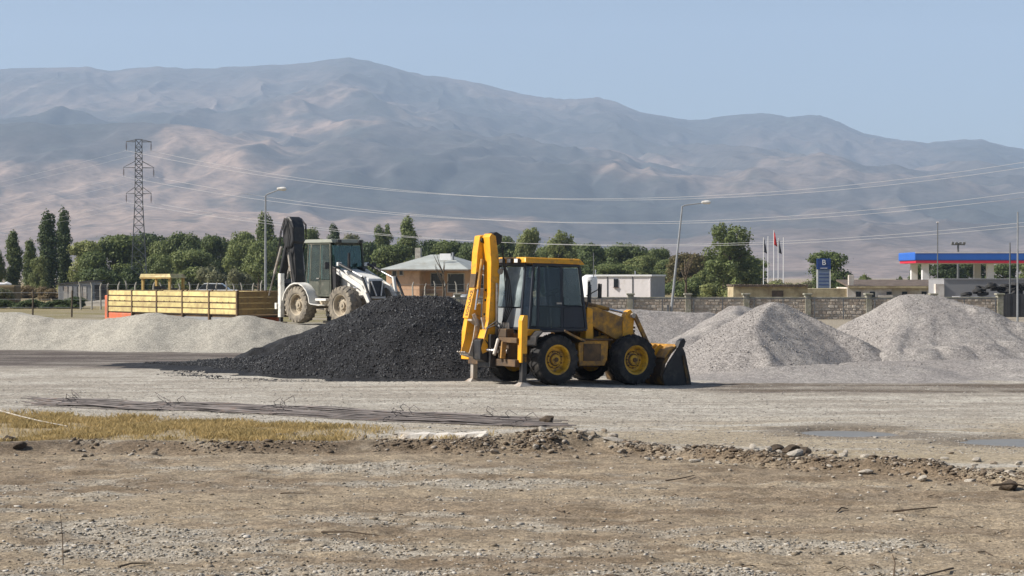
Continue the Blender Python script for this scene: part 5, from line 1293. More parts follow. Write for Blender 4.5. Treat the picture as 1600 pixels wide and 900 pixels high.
def tree(px, top, wpx, Y, kind, leaf, label, group, v=None):
    v = rnd.randrange(len([1 for q in PROTO if q[0] == kind])) if v is None else v
    cm, tm = PROTO[(kind, v)]; H = PZ(top, Y) / .97
    base_w = {'poplar': .25, 'round': .70, 'bush': 1.05, 'loose': .78}[kind]
    sx = wpx * Y / F_PX / base_w
    t = thing('tree' if kind != 'bush' else 'shrub', label, 'tree' if kind != 'bush' else 'shrub', (PX(px, Y), Y, -.02), rnd.uniform(0, 6.28), group)
    key = (kind, v, leaf)
    if key not in LEAFCACHE:
        c = cm.copy(); c.materials.clear(); c.materials.append(M[leaf]); LEAFCACHE[key] = c
    o = bpy.data.objects.new('crown' if kind != 'bush' else 'foliage', LEAFCACHE[key]); COL.objects.link(o); o.parent = t
    o2 = bpy.data.objects.new('trunk' if kind != 'bush' else 'stem', tm); COL.objects.link(o2); o2.parent = t
    for q in (o, o2): q.scale = (sx, sx, H)
g1 = 'trees along the left of the plain'; g2 = 'trees in the middle behind the machines'; g3 = 'trees right of the middle'; g4 = 'trees round the petrol station'
T = [
 (-6, 386, 26, 260, 'round', 'leaf_mid', 'round tree cut by the left edge of the photo', g1),
 (22, 360, 27, 262, 'poplar', 'leaf_mid', 'leftmost poplar, shorter and pale green', g1), (46, 374, 22, 272, 'poplar', 'leaf_mid', 'slim short poplar second from the left edge', g1),
 (76, 331, 32, 258, 'poplar', 'leaf_dark', 'tall poplar, left one of the tall pair at left', g1), (100, 326, 24, 266, 'poplar', 'leaf_dark', 'tallest darkest poplar, right one of the tall pair', g1),
 (62, 396, 26, 250, 'round', 'leaf_light', 'small light tree at the foot of the tall poplar pair', g1),
 (131, 369, 58, 262, 'round', 'leaf_light', 'light green round tree right of the poplar pair', g1), (176, 355, 82, 268, 'round', 'leaf_mid', 'big broad tree just left of the pylon', g1),
 (236, 357, 60, 330, 'round', 'leaf_dark', 'dark round tree seen through the pylon lattice', g1), (284, 360, 54, 300, 'round', 'leaf_mid', 'round tree second to the right of the pylon', g1),
 (334, 360, 46, 310, 'round', 'leaf_mid', 'round-headed tree midway between pylon and street lamp', g1), (246, 395, 48, 262, 'round', 'leaf_mid', 'low tree behind the yellow sheet canopy', g1),
 (300, 388, 70, 275, 'round', 'leaf_mid', 'wide low tree behind the white car', g1), (343, 397, 66, 240, 'bush', 'leaf_olive', 'pale olive willow bush behind the white car', g1),
 (370, 406, 44, 236, 'bush', 'leaf_olive', 'smaller olive willow bush left of the street lamp', g1), (378, 357, 54, 300, 'round', 'leaf_mid', 'mid green tree left of the straight street lamp', g1),
 (414, 333, 34, 310, 'poplar', 'leaf_mid', 'narrow tree rising right behind the straight street lamp', g1), (404, 372, 60, 285, 'round', 'leaf_mid', 'broad tree at the foot of the straight street lamp', g1),
 (440, 366, 46, 300, 'round', 'leaf_dark', 'dark tree behind the black boom', g2), (480, 352, 40, 320, 'round', 'leaf_mid', 'round tree peeping over the white backhoe cab', g2),
 (522, 351, 22, 330, 'poplar', 'leaf_dark', 'small dark pointed tree above the white backhoe cab roof', g2), (548, 362, 40, 320, 'round', 'leaf_olive', 'faint olive tree right of the small pointed tree', g2),
 (596, 347, 44, 310, 'loose', 'leaf_mid', 'airy tree left of the square-topped poplar', g2), (637, 340, 34, 305, 'poplar', 'leaf_mid', 'stout square-topped poplar above the house roof', g2),
 (612, 372, 62, 280, 'round', 'leaf_mid', 'round tree left above the house roof', g2), (572, 374, 60, 290, 'round', 'leaf_dark', 'dark tree right beside the white backhoe cab', g2),
 (668, 371, 58, 285, 'round', 'leaf_dark', 'dark tree behind the house chimney', g2), (704, 369, 66, 280, 'round', 'leaf_mid', 'broad tree behind the right end of the house roof', g2),
 (738, 374, 56, 275, 'round', 'leaf_dark', 'dark tree behind the yellow boom', g2), (745, 412, 50, 200, 'bush', 'leaf_mid', 'leafy shrub between the house and the yellow boom', g2),
 (786, 364, 52, 285, 'round', 'leaf_mid', 'tree just right of the yellow boom head', g3), (823, 352, 40, 270, 'round', 'leaf_light', 'bright green pointed tree above the yellow cab', g3),
 (874, 362, 60, 280, 'loose', 'leaf_light', 'light airy tree above the yellow cab roof', g3), (925, 374, 50, 295, 'round', 'leaf_dark', 'dark round tree above the white tank', g3),
 (976, 374, 64, 290, 'round', 'leaf_dark', 'dark broad tree above the prefab cabin', g3), (1002, 396, 56, 262, 'round', 'leaf_light', 'silvery light tree behind the prefab cabin', g3),
 (958, 408, 70, 250, 'round', 'leaf_mid', 'low tree directly behind the prefab cabin roof', g3), (1028, 385, 40, 300, 'round', 'leaf_mid', 'small round tree left of the leaning lamp', g3),
 (1072, 393, 64, 255, 'round', 'leaf_rust', 'brownish tree behind the leaning lamp', g3), (1140, 350, 92, 235, 'loose', 'leaf_mid', 'largest loose ragged tree left of the flagpoles', g3),
 (1150, 388, 84, 242, 'round', 'leaf_mid', 'dense lower tree beneath the largest ragged tree', g3), (1100, 410, 56, 220, 'bush', 'leaf_light', 'light shrub right of the leaning lamp', g3),
 (1065, 420, 60, 215, 'bush', 'leaf_mid', 'green shrub behind the foot of the leaning lamp', g3), (1130, 425, 60, 210, 'bush', 'leaf_light', 'bright shrub left of the adobe shed', g3),
 (1190, 420, 60, 200, 'bush', 'leaf_light', 'shrub above the left end of the adobe shed', g3), (1226, 425, 50, 205, 'bush', 'leaf_olive', 'pale shrub below the flagpoles', g3), (1250, 431, 50, 215, 'bush', 'leaf_olive', 'low pale shrub left of the petrol sign', g3),
 (1290, 387, 62, 240, 'round', 'leaf_mid', 'isolated round tree behind the petrol sign', g4), (1322, 417, 34, 235, 'bush', 'leaf_dark', 'small dark shrub right of the petrol sign', g4),
 (1351, 420, 28, 260, 'bush', 'leaf_mid', 'lone small bush between petrol sign and canopy', g4), (1406, 424, 18, 280, 'bush', 'leaf_dark', 'tiny dark bush left of the canopy', g4),
 (1440, 404, 34, 270, 'round', 'leaf_mid', 'tree behind the left canopy column', g4), (1480, 402, 52, 265, 'round', 'leaf_dark', 'dark tree under the canopy, left of the floodlight mast', g4),
 (1522, 402, 58, 270, 'round', 'leaf_dark', 'dark tree under the canopy, right of the floodlight mast', g4), (1570, 402, 50, 265, 'round', 'leaf_dark', 'dark tree right of the second canopy column', g4), (1612, 404, 50, 260, 'round', 'leaf_mid', 'tree at the right edge under the canopy', g4),
 (160, 400, 60, 235, 'bush', 'leaf_dark', 'dark thick shrub at the foot of the big broad tree', g1), (205, 402, 60, 240, 'bush', 'leaf_dark', 'dark shrub at the foot of the pylon', g1), (115, 420, 46, 225, 'bush', 'leaf_light', 'light shrub above the sheet shed', g1),
 (30, 425, 60, 220, 'bush', 'leaf_dry', 'dry tan shrub below the leftmost poplar', g1), (78, 432, 44, 200, 'bush', 'leaf_dry', 'dry reed clump right of the white bundle', g1),
 (5, 438, 30, 180, 'bush', 'leaf_olive', 'pale shrub at the left edge', g1),
 (25, 457, 60, 150, 'bush', 'leaf_dark', 'low dark hedge shrub at far left behind the field', g1), (70, 457, 60, 150, 'bush', 'leaf_dark', 'low dark hedge shrub behind the field, below the reeds', g1), (118, 458, 60, 150, 'bush', 'leaf_dark', 'low dark hedge shrub below the sheet shed', g1),
 (440, 402, 60, 240, 'bush', 'leaf_mid', 'shrub behind the black boom', g2), (480, 400, 60, 240, 'bush', 'leaf_dark', 'shrub hidden behind the white backhoe cab', g2), (590, 398, 60, 240, 'bush', 'leaf_dark', 'dark shrub at the left end of the house', g2), (640, 395, 60, 245, 'bush', 'leaf_dark', 'dark shrub behind the house roof', g2),
 (790, 398, 60, 240, 'bush', 'leaf_mid', 'shrub seen left of the yellow cab', g3), (850, 398, 60, 245, 'bush', 'leaf_dark', 'dark shrub behind the yellow cab glass', g3), (905, 398, 60, 240, 'bush', 'leaf_dark', 'dark shrub behind the white tank', g3),
 (255, 372, 50, 300, 'round', 'leaf_mid', 'tree filling the gap right of the pylon', g1), (310, 368, 46, 320, 'round', 'leaf_dark', 'darker tree between the two round trees right of the pylon', g1),
 (358, 366, 46, 320, 'round', 'leaf_mid', 'tree just left of the tree by the straight street lamp', g1), (205, 365, 54, 300, 'round', 'leaf_mid', 'tree directly behind the pylon body', g1), (152, 384, 60, 255, 'round', 'leaf_mid', 'lower tree in front of the big broad tree', g1),
 (460, 376, 50, 310, 'round', 'leaf_mid', 'tree between the black boom and the white cab', g2), (500, 368, 50, 325, 'round', 'leaf_mid', 'tree behind the left of the white cab roof', g2), (530, 374, 50, 310, 'round', 'leaf_mid', 'tree behind the right of the white cab roof', g2),
 (640, 374, 56, 310, 'round', 'leaf_mid', 'tree under the square-topped poplar', g2), (765, 378, 50, 300, 'round', 'leaf_mid', 'tree hidden behind the yellow boom top', g2), (805, 378, 56, 300, 'round', 'leaf_mid', 'tree left of the bright pointed tree', g3), (848, 376, 50, 300, 'round', 'leaf_mid', 'tree right of the bright pointed tree', g3),
 (900, 376, 60, 300, 'round', 'leaf_mid', 'tree over the front of the yellow cab roof', g3), (950, 382, 56, 300, 'round', 'leaf_mid', 'tree between the white tank and the cabin', g3), (1010, 384, 50, 300, 'round', 'leaf_dark', 'dark tree above the right end of the cabin', g3), (1045, 402, 56, 270, 'round', 'leaf_mid', 'tree left of the leaning lamp foot', g3), (1108, 396, 50, 262, 'round', 'leaf_mid', 'tree between the leaning lamp and the largest ragged tree', g3),
 (1172, 402, 50, 250, 'bush', 'leaf_mid', 'shrub at the right foot of the largest ragged tree', g3),
]
for a in T: tree(*a)

# ------------------------------------------------------------------ pylon and wires
def pylon(loc, H, rz, label, fr=(.985, .82, .655), ps=.8):
    t = thing('power_pylon', label, 'pylon', loc, rz, 'lattice power pylons'); t.scale = (ps, ps, ps); H = H / ps
    r_ = .045
    def hw(z): return 1.35 - .75 * min(1, z / (H * .60)) if z < H * .60 else .60 - .10 * (z - H * .6) / (H * .4)
    corners = [(-1, -1), (1, -1), (1, 1), (-1, 1)]
    for cx, cy in corners:
        b = MB(); b.bar((cx * hw(0), cy * hw(0), -.2), (cx * hw(H * .6), cy * hw(H * .6), H * .6), .12, .12).bar((cx * hw(H * .6), cy * hw(H * .6), H * .6), (cx * hw(H), cy * hw(H), H), .10, .10)
        b.build('leg', 'pylon_steel', t)
    zs = [0]; 
    while zs[-1] < H - .6: zs.append(zs[-1] + max(.9, hw(zs[-1]) * 1.7))
    zs[-1] = H
    for i in range(len(zs) - 1):
        z0, z1 = zs[i], zs[i + 1]; b = MB()
        for k in range(4):
            (ax, ay), (bx, by) = corners[k], corners[(k + 1) % 4]; h0, h1 = hw(z0), hw(z1)
            b.bar((ax * h0, ay * h0, z0), (bx * h1, by * h1, z1), .06, .06).bar((bx * h0, by * h0, z0), (ax * h1, ay * h1, z1), .06, .06)
            b.bar((ax * h1, ay * h1, z1), (bx * h1, by * h1, z1), .05, .05)
        o = b.build('bracing', 'pylon_steel', t); o['kind'] = 'stuff'
    att = []
    for zf, L in zip(fr, (1.95, 2.35, 1.95)):
        z = H * zf
        for s in (-1, 1):
            b = MB(); 
            for yy in (-1, 1):
                b.bar((s * hw(z), yy * hw(z), z), (s * L, 0, z), .08, .08); b.bar((s * hw(z), yy * hw(z), z + 1.0 if zf < .9 else z + .3), (s * L, 0, z + .04), .06, .06)
            a = b.build('crossarm', 'pylon_steel', t)
            b = MB()
            for k in range(7): b.lathe([(.03, 0), (.15, .03), (.03, .08)], (s * (L - .05), 0, z - .35 - k * .13), 10, 'z')
            b.tube([(s * (L - .05), 0, z), (s * (L - .05), 0, z - 1.4)], .03, 5)
            b.build('insulator', 'porcelain', t)
            att.append((s * (L - .05) * ps, (z - 1.4) * ps))
    return t, att
YP = 240.0; P1 = Vector((PX(217, YP), YP, 0)); HP = PZ(218, YP)
rzp = R(12)
_, att = pylon(P1, HP, rzp, 'tall steel lattice power pylon standing among the trees at left')
P2 = Vector((PX(2150, 190), 190, 0))
_, att2 = pylon(P2, 22.4, rzp, 'lattice power pylon outside the right edge carrying the other end of the wires', (22.02 / 22.4, 18.02 / 22.4, 13.92 / 22.4))
P0 = Vector((PX(-700, 420), 420, 0))
def wire(a, b, sag, lab, r_=.019):
    pts = []
    for i in range(49):
        f = i / 48; p = a.lerp(b, f); p.z -= sag * 4 * f * (1 - f); pts.append(p)
    o = MB().tube(pts, r_, 5).build('power_line', 'wire_alu', None, True); tag(o, lab, 'wire', 'power lines from the pylon')
names = ('top', 'middle', 'lowest'); side = ('left', 'right')
def wp(P, a): return P + Vector((a[0] * math.cos(rzp), a[0] * math.sin(rzp), a[1]))
for k in range(6):
    a = wp(P1, att[k]); b = wp(P2, (att2[k][0], (20.9, 16.9, 12.8)[k // 2]))
    wire(a, b, (8.2, 7.3, 6.2)[k // 2] + (.12 if k % 2 else 0), '%s sagging power line of the pylon, %s wire, running to the right' % (names[k // 2], side[k % 2]))
    b = wp(P0, att[k]) + Vector((0, 0, -6)); wire(a, b, 4.0, '%s power line of the pylon, %s wire, running off to the left' % (names[k // 2], side[k % 2]), .008)

# ------------------------------------------------------------------ reinforcing bars lying on the ground
def rebar():
    A = Vector((-9.45, 37.4, 0)); B = Vector((.62, 31.9, 0)); d = (B - A); L = d.length; d.normalize(); nrm = Vector((-d.y, d.x, 0))
    r2 = random.Random(12)
    offs = {'far': (-.0, 0.95), 'near': (.0, -.1), 'mid': (0, .42)}
    labs = {'far': 'long bundle of rusty steel bars on the gravel, farthest of the three', 'mid': 'long bundle of rusty steel bars, middle of the three', 'near': 'long bundle of rusty steel bars nearest the dry grass'}
    for key, nb in (('far', 14), ('mid', 16), ('near', 16)):
        sh = {'far': -.55, 'mid': .0, 'near': .35}[key]; base = A + nrm * offs[key][1] + d * sh
        t = thing('rebar_bundle', labs[key], 'steel bars', (base.x, base.y, 0), math.atan2(d.y, d.x), 'bundles of steel bars on the ground')
        for k in range(nb):
            ph = r2.uniform(0, 6); am = r2.uniform(.015, .07); y0 = r2.uniform(-.16, .16); lay = r2.choice((0, 0, 1, 1, 2)); x0 = r2.uniform(-.45, .45); yaw = r2.uniform(-.012, .012); LL = L * r2.uniform(.93, 1.0)
            pts = []
            for i in range(25):
                x = x0 + LL * i / 24; y = y0 + am * math.sin(x * .9 + ph) + yaw * (x - L / 2) + .03 * math.sin(x * 2.3 + ph * 2)
                w = base + d * x + nrm * y
                pts.append((x, y, gz1(w.x, w.y) + .016 + lay * .024 + .012 * abs(math.sin(x * 1.3 + ph))))
            MB().tube(pts, .0095, 5).build('bar', 'rust_steel', t, True)
        for q in range(5):
            x = L * (.08 + .21 * q) + r2.uniform(-.3, .3); w = base + d * x; z = gz1(w.x, w.y)
            a = r2.uniform(-.5, .5)
            pts = [(x + .05 * math.cos(j * .7 + a), .22 * math.cos(j * math.pi / 4 * 1.0), z + .045 + .055 * math.sin(j * math.pi / 4)) for j in range(9)]
            pts += [(x + a * .2, .10, z + .16), (x + a * .5 + .1, .05, z + .22 + abs(a) * .1), (x + .28 + a * .3, .0, z + .15)]
            MB().tube(pts, .006, 5).build('tie_wire', 'rust_steel', t, True)
rebar()

# ------------------------------------------------------------------ rocks, clods, twigs
def rock_mesh(name, seed, sub=2, rough=.34, flat=.65):
    r = np.random.default_rng(seed); bm = bmesh.new(); bmesh.ops.create_icosphere(bm, subdivisions=sub, radius=1)
    planes = r.normal(size=(9, 3)); planes /= np.linalg.norm(planes, axis=1)[:, None]; off = r.uniform(.5, .9, 9)
    for v in bm.verts:
        p = np.array(v.co)
        for q, o in zip(planes, off):
            dd = p @ q - o
            if dd > 0: p = p - q * dd * .92
        p *= 1 + r.uniform(-.06, .06)
        v.co = (p[0], p[1] * .85, p[2] * flat)
    me = bpy.data.meshes.new(name); bm.to_mesh(me); bm.free(); return me
ROCKS = [rock_mesh('rock', 900 + k) for k in range(7)]
CLODS = [rock_mesh('earth_clod', 950 + k, 3, .3, .75) for k in range(3)]
RM = {}
def rock(name, x, y, s, m, label, cat, group=None, flat=1.0, long=1.0, sink=.25, rz=None, src=None):
    src = src or rnd.choice(ROCKS); key = (src.name, m)
    if key not in RM: c = src.copy(); c.materials.clear(); c.materials.append(M[m]); RM[key] = c
    o = bpy.data.objects.new(name, RM[key]); COL.objects.link(o)
    o.location = (x, y, gz1(x, y) + s * flat * (.62 - sink * 1.2)); o.scale = (s * long, s, s * flat); o.rotation_euler = (rnd.uniform(-.3, .3), rnd.uniform(-.3, .3), rnd.uniform(0, 6.3) if rz is None else rz)
    tag(o, label, cat, group); return o
def atpx(px, py): Y = GY(py); return PX(px, Y), Y
# stone row on the right and rubble in the middle
n_ = 0
for k in range(110):
    px = rnd.uniform(1075, 1610); py0 = np.interp(px, [1075, 1240, 1400, 1600], [712, 712, 725, 735]); py = py0 + rnd.gauss(0, 6.5)
    x, y = atpx(px, py); s = rnd.choice((.02, .025, .03, .035, .045, .058)) * rnd.uniform(.8, 1.3)
    rock('rock', x, y, s, rnd.choice(('rock_pale', 'rock_pale', 'rock_brown')), 'small stone in the long row of rubble at right', 'stone', 'stones in the rubble row at right', rnd.uniform(.7, 1.1), rnd.uniform(1, 1.5))
for k in range(90):
    px = rnd.gauss(850, 50); py = 690 + rnd.gauss(0, 7.5); x, y = atpx(px, py)
    rock('rock', x, y, rnd.choice((.025, .03, .04, .06)) * rnd.uniform(.8, 1.3), rnd.choice(('rock_pale', 'rock_brown', 'rock_brown')), 'small stone in the rubble mound below the bar ends', 'stone', 'stones in the rubble mound', rnd.uniform(.7, 1.1))
for k in range(70):
    px = rnd.uniform(60, 640); py = np.interp(px, [60, 160, 300, 640], [702, 698, 690, 684]) + rnd.gauss(0, 4); x, y = atpx(px, py)
    rock('rock', x, y, rnd.choice((.025, .035, .05)) * rnd.uniform(.8, 1.3), rnd.choice(('rock_pale', 'rock_brown', 'rock_brown')), 'small stone on the earth lip below the dry grass', 'stone', 'stones on the earth lip', rnd.uniform(.7, 1.1))
for k in range(40):
    px = rnd.uniform(900, 1080); py = np.interp(px, [900, 1080], [694, 706]) + rnd.gauss(0, 4); x, y = atpx(px, py)
    rock('rock', x, y, rnd.choice((.025, .035, .055)) * rnd.uniform(.8, 1.3), rnd.choice(('rock_pale', 'rock_brown')), 'small stone between the rubble mound and the stone row', 'stone', 'stones between mound and row')
x, y = atpx(960, 693); rock('rock', x, y, .11, 'rock_pale', 'flat pinkish-white stone slab right of the rubble mound', 'stone', flat=.5, long=2.0, rz=.1)
x, y = atpx(958, 688); rock('rock', x, y + .15, .10, 'rock_pale', 'rounded pale stone lying behind the pinkish slab', 'stone')
x, y = atpx(842, 688); rock('rock', x, y, .11, 'slab_white', 'white stone on top of the rubble mound', 'stone', flat=.7)
x, y = atpx(1352, 728); rock('rock', x, y, .085, 'rock_pale', 'largest pale stone in front of the row at right', 'stone', flat=.8, long=1.4)
x, y = atpx(1243, 714); rock('rock', x, y, .13, 'rock_pale', 'pale rounded stone under the dark clods', 'stone', flat=.7, long=1.4)
for px, py, s, lab in ((1215, 708, .15, 'dark earth clod at the left end of the stone row'), (1240, 709, .16, 'larger black clod sitting on the stone row'), (1258, 710, .13, 'black clod with ragged top right of the larger clod'), (855, 664, .18, 'dark tuft of earth at the right end of the steel bars'),
                       (14, 690, .13, 'brown earth clod cut by the left edge below the grass'), (30, 694, .10, 'brown earth clod second from the left edge'), (1312, 893, .07, 'dark dirt clod at the bottom edge right of the middle'), (1300, 896, .06, 'small dirt clod at the bottom edge'), (142, 886, .045, 'lone dark pebble near the bottom left corner'),
                       (1575, 750, .16, 'dark earth lump in front of the stone row near the right edge')):
    x, y = atpx(px, py); rock('earth_clod', x, y, s, 'earth_clod', lab, 'clod', 'dark earth clods', .8, 1.3, src=rnd.choice(CLODS))
# concrete slab / plank lying by the grass
x0, y0 = atpx(622, 685); x1, y1 = atpx(760, 687)
b = MB(); rr_ = random.Random(2); n = 14; vs = []
for i in range(n + 1):
    f = i / n; X_ = x0 + (x1 - x0) * f; Y_ = y0 + (y1 - y0) * f; z = gz1(X_, Y_)
    vs += [(X_, Y_ - .14 + rr_.uniform(-.02, .02), z + .0), (X_, Y_ - .12, z + .07 + rr_.uniform(-.015, .015)), (X_, Y_ + .14, z + .08 + rr_.uniform(-.015, .015)), (X_, Y_ + .16, z)]
b.v = vs; b.f = [(4 * i + j, 4 * i + (j + 1) % 4, 4 * i + 4 + (j + 1) % 4, 4 * i + 4 + j) for i in range(n) for j in range(4)] + [(3, 2, 1, 0), (4 * n, 4 * n + 1, 4 * n + 2, 4 * n + 3)]
tag(b.build('concrete_slab', 'slab_white'), 'long chipped white concrete slab lying at the edge of the grass', 'slab')
x, y = atpx(752, 688); rock('rock', x, y - .1, .10, 'slab_white', 'white broken stone at the right end of the concrete slab', 'stone', flat=.8, long=1.3)
# pale bent stick in the grass, sticks and dry stalks
def stick(pts, r_, m, label, cat='stick', group=None):
    P_ = []
    for px, py, h in pts: X_, Y_ = atpx(px, py); P_.append((X_, Y_, gz1(X_, Y_) + h))
    tag(MB().tube(P_, [r_ * (1 - .5 * i / max(1, len(P_) - 1)) for i in range(len(P_))], 6).build('stick', m, None, True), label, cat, group)
stick([(0, 650, .10), (30, 657, .09), (60, 664, .08), (105, 670, .05)], .016, 'rock_pale', 'pale bare branch lying in the dry grass at left')
gs = 'sticks and wires scattered on the dirt'
stick([(1395, 783, .02), (1430, 782, .03), (1465, 780, .03)], .013, 'twig', 'longest dark stick lying on the dirt at right', group=gs)
stick([(502, 816, .02), (545, 817, .03), (596, 818, .02)], .010, 'twig', 'long thin dark stick left of the middle foreground', group=gs)
stick([(438, 757, .02), (455, 757, .03), (475, 757, .02)], .010, 'twig', 'short dark stick below the pale gravel patch', group=gs)
stick([(1040, 737, .02), (1065, 736, .03), (1085, 733, .02)], .011, 'twig', 'short dark stick in front of the stone row, left end', group=gs)
stick([(1308, 781, .02), (1315, 779, .03), (1325, 778, .02)], .012, 'twig', 'stubby dark stick left of the longest stick', group=gs)
stick([(1490, 868, .02), (1440, 881, .02), (1420, 880, .01)], .009, 'twig', 'thin twig near the bottom right', group=gs)
stick([(185, 872, .01), (205, 868, .03), (240, 866, .02)], .01, 'twig', 'thin bent twig at bottom left', group=gs)
stick([(1550, 754, .06), (1580, 753, .10), (1602, 752, .06)], .018, 'twig', 'broken branch by the dark lump at the right edge', group=gs)
stick([(98, 865, .0), (97, 861, .22), (94, 861, .42)], .006, 'twig', 'single dry stalk standing at bottom left', 'stalk')
stick([(1397, 880, .0), (1399, 877, .10), (1395, 876, .18)], .008, 'twig', 'small dry stalk standing at bottom right', 'stalk')
for k in range(26):
    px, py = rnd.uniform(820, 1600), rnd.uniform(745, 890); L_ = rnd.uniform(8, 30)
    stick([(px, py, .01), (px + L_ * .5, py + rnd.uniform(-2, 2), .02), (px + L_, py + rnd.uniform(-3, 3), .01)], rnd.uniform(.004, .009), 'twig', 'tiny twig scattered on the brown dirt', group='tiny twigs')

# ------------------------------------------------------------------ loose pebbles, crumbs and dry grass (nobody could count these)
def scatter_stones(name, label, X, Y, S, m, seed, sides=0):
    r = np.random.default_rng(seed); n = len(X)
    phi = (1 + 5 ** .5) / 2
    v0 = np.array([(-1, phi, 0), (1, phi, 0), (-1, -phi, 0), (1, -phi, 0), (0, -1, phi), (0, 1, phi), (0, -1, -phi), (0, 1, -phi), (phi, 0, -1), (phi, 0, 1), (-phi, 0, -1), (-phi, 0, 1)]) / 1.902
    f0 = np.array([(0, 11, 5), (0, 5, 1), (0, 1, 7), (0, 7, 10), (0, 10, 11), (1, 5, 9), (5, 11, 4), (11, 10, 2), (10, 7, 6), (7, 1, 8), (3, 9, 4), (3, 4, 2), (3, 2, 6), (3, 6, 8), (3, 8, 9), (4, 9, 5), (2, 4, 11), (6, 2, 10), (8, 6, 7), (9, 8, 1)])
    if sides == 8:
        v0 = np.array([(1, 0, 0), (-1, 0, 0), (0, 1, 0), (0, -1, 0), (0, 0, 1), (0, 0, -1)], float); f0 = np.array([(0, 2, 4), (2, 1, 4), (1, 3, 4), (3, 0, 4), (2, 0, 5), (1, 2, 5), (3, 1, 5), (0, 3, 5)])
    k = len(v0)
    V = v0[None] * (1 + r.uniform(-.28, .28, (n, k, 1))); V = V * np.stack([r.uniform(.8, 1.6, n), r.uniform(.7, 1.2, n), r.uniform(.32, .62, n)], 1)[:, None, :]
    a = r.uniform(0, 6.28, n); c, s = np.cos(a)[:, None], np.sin(a)[:, None]
    V = np.stack([V[..., 0] * c - V[..., 1] * s, V[..., 0] * s + V[..., 1] * c, V[..., 2]], 2) * S[:, None, None]
    Z = ground_z(X, Y) + S * .12
    V = V + np.stack([X, Y, Z], 1)[:, None, :]
    F = f0[None] + (np.arange(n) * k)[:, None, None]
    me = np_mesh(name, V.reshape(-1, 3), F.reshape(-1, 3))
    return tag(link(name, me, m), label, kind='stuff')
def island_mat(name, cols, rough=.9):
    m, n, l, p = _new(name); g = n.new('ShaderNodeNewGeometry'); cr = n.new('ShaderNodeValToRGB'); l.new(g.outputs['Random Per Island'], cr.inputs[0])
    cols = [tuple(.86 * q for q in c) for c in cols]
    e = cr.color_ramp; e.elements[0].color = rgb(cols[0]); e.elements[1].color = rgb(cols[-1])
    for i, c in enumerate(cols[1:-1]): q = e.elements.new((i + 1) / (len(cols) - 1)); q.color = rgb(c)
    l.new(cr.outputs[0], p.inputs['Base Color']); p.inputs['Roughness'].default_value = rough; p.inputs['Specular IOR Level'].default_value = .2
island_mat('pebble_mix', [(0.17, 0.135, 0.095), (0.27, 0.22, 0.16), (0.34, 0.295, 0.235), (0.40, 0.365, 0.31), (0.56, 0.52, 0.46)])
island_mat('gravel_mix', [(0.20, 0.18, 0.155), (0.30, 0.275, 0.24), (0.38, 0.35, 0.31), (0.48, 0.455, 0.41)])
island_mat('asphalt_mix', [(0.008, 0.008, 0.009), (0.018, 0.018, 0.020), (0.036, 0.037, 0.040), (0.070, 0.071, 0.075), (0.15, 0.15, 0.15)], .6)
island_mat('pile_mix', [(0.20, 0.182, 0.172), (0.265, 0.243, 0.23), (0.31, 0.285, 0.267), (0.36, 0.335, 0.31)])
def pts(n, y0, y1, margin=1.08):
    Y = 1 / rng.uniform(1 / y1, 1 / y0, n); X = rng.uniform(-.267, .267, n) * Y * margin; return X, Y
X, Y = pts(90000, 14.8, 30.5); yb = berm_y(X)
pr = .09 + .91 * stone_patch(X, Y); keep = (Y < yb + .3) & (rng.uniform(0, 1, len(X)) < pr); X, Y = X[keep][:30000], Y[keep][:30000]
S = np.clip(np.exp(rng.normal(math.log(.0088), .52, len(X))), .004, .042)
scatter_stones('pebbles', 'loose pebbles and stone chips scattered over the foreground dirt', X, Y, S, 'pebble_mix', 1)
X, Y = pts(20000, 27, 46); yb = berm_y(X); keep = (Y > yb) & (grass_w(X, Y) < .4); X, Y = X[keep], Y[keep]
S = np.clip(np.exp(rng.normal(math.log(.011), .4, len(X))), .005, .045)
scatter_stones('gravel', 'loose gravel strewn over the pale yard surface', X, Y, S, 'gravel_mix', 2, 8)
n = 13000; X = rng.uniform(-9.5, 9.5, n); X = X[((X > -1.6) | (rng.uniform(0, 1, n) < .35)) & (rng.uniform(0, 1, n) < sstep(.36, .56, fbm(X * 1.7, X * 0, 87, 3)))]; n = len(X); Y = berm_y(X) + rng.normal(.08, .24, n); S = np.clip(np.exp(rng.normal(math.log(.012), .6, n)), .004, .06)
island_mat('crumb_mix', [(0.07, 0.05, 0.033), (0.115, 0.086, 0.06), (0.16, 0.122, 0.086), (0.21, 0.165, 0.12), (0.42, 0.37, 0.31)])
scatter_stones('earth_crumbs', 'crumbled earth and stones along the raised edge', X, Y, S, 'crumb_mix', 3)
n = 1800; a = rng.uniform(math.pi * .95, math.pi * 2.05, n); rr = rng.normal(1.0, .05, n)
X = -3.2 + np.cos(a) * 5.3 * rr; Y = 50.2 + np.sin(a) * 4.5 * rr; S = np.clip(np.exp(rng.normal(math.log(.014), .5, n)), .006, .05)
scatter_stones('asphalt_crumbs', 'black asphalt lumps spilled at the foot of the heap', X, Y, S, 'asphalt_mix', 4)
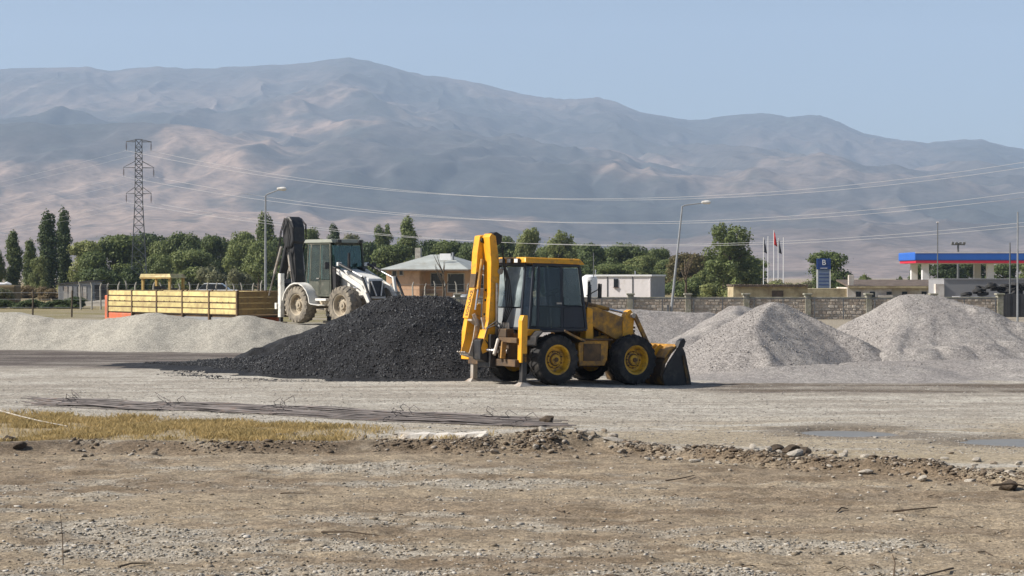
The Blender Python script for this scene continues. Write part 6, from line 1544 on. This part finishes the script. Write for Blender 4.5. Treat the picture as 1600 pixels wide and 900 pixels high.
# stones on the pile faces : dropped on the heap surfaces
def surface_stones(pname, n, smean, m, label, seed, ymax):
    r = np.random.default_rng(seed); src = [o for o in bpy.data.objects if o.name == pname][0]; me = src.data
    co = np.empty(len(me.vertices) * 3, np.float32); me.vertices.foreach_get('co', co); co = co.reshape(-1, 3)
    ok = np.where((co[:, 2] > .06) & (co[:, 1] < ymax))[0]; idx = r.choice(ok, n); P_ = co[idx] + r.uniform(-.04, .04, (n, 3)) * np.array([1, 1, .2])
    S = np.clip(np.exp(r.normal(math.log(smean), .4, n)), .008, .06)
    v0 = np.array([(1, 0, 0), (-1, 0, 0), (0, 1, 0), (0, -1, 0), (0, 0, 1), (0, 0, -1)], float); f0 = np.array([(0, 2, 4), (2, 1, 4), (1, 3, 4), (3, 0, 4), (2, 0, 5), (1, 2, 5), (3, 1, 5), (0, 3, 5)])
    V = v0[None] * (1 + r.uniform(-.35, .35, (n, 6, 1))) * r.uniform(.7, 1.3, (n, 1, 3))
    q = r.normal(size=(n, 4)); q /= np.linalg.norm(q, axis=1)[:, None]; w, x, y, z = q.T
    Rm = np.stack([1 - 2 * (y * y + z * z), 2 * (x * y - z * w), 2 * (x * z + y * w), 2 * (x * y + z * w), 1 - 2 * (x * x + z * z), 2 * (y * z - x * w), 2 * (x * z - y * w), 2 * (y * z + x * w), 1 - 2 * (x * x + y * y)], 1).reshape(n, 3, 3)
    V = np.einsum('nij,nkj->nki', Rm, V) * S[:, None, None] + P_[:, None, :]
    me2 = np_mesh('loose_stones', V.reshape(-1, 3), (f0[None] + (np.arange(n) * 6)[:, None, None]).reshape(-1, 3))
    o = link('loose_stones', me2, m, src); o['kind'] = 'stuff'
surface_stones('asphalt_pile', 42000, .0145, 'asphalt_mix', '', 5, 54)
surface_stones('gravel_pile', 9000, .010, 'pile_mix', '', 6, 56)
surface_stones('gravel_pile.002', 9000, .010, 'pile_mix', '', 7, 60)
surface_stones('gravel_pile.005', 2000, .011, 'pile_mix', '', 8, 56)

def grass(n=60000):
    X = rng.uniform(-10.2, -.3, n * 3); Y = rng.uniform(28.0, 36, n * 3); w = grass_w(X, Y)
    keep = rng.uniform(0, 1, len(X)) < w * (.06 + .94 * sstep(.42, .66, fbm(X * 1.5, Y * 1.5, 83, 3))); X, Y = X[keep][:n], Y[keep][:n]; n = len(X)
    h = rng.uniform(.02, .10, n) * (.5 + .8 * fbm(X * .8, Y * .8, 84, 3)); a = rng.uniform(0, 6.28, n); ln = rng.uniform(.1, .9, n) * h; wd = rng.uniform(.0018, .004, n)
    Z = ground_z(X, Y); ca, sa = np.cos(a), np.sin(a); b_ = rng.uniform(0, 6.28, n); cb, sb = np.cos(b_) * wd, np.sin(b_) * wd
    V = np.stack([np.stack([X - cb, Y - sb, Z - .01], 1), np.stack([X + cb, Y + sb, Z - .01], 1), np.stack([X + ca * ln * .4 + cb * .6, Y + sa * ln * .4 + sb * .6, Z + h * .65], 1), np.stack([X + ca * ln, Y + sa * ln, Z + h], 1)], 1).reshape(-1, 3)
    me = np_mesh('dry_grass', V, np.arange(n * 4).reshape(-1, 4))
    tag(link('dry_grass', me, 'grass_dry'), 'short dry yellow grass between the steel bars and the dirt', kind='stuff')
grass()
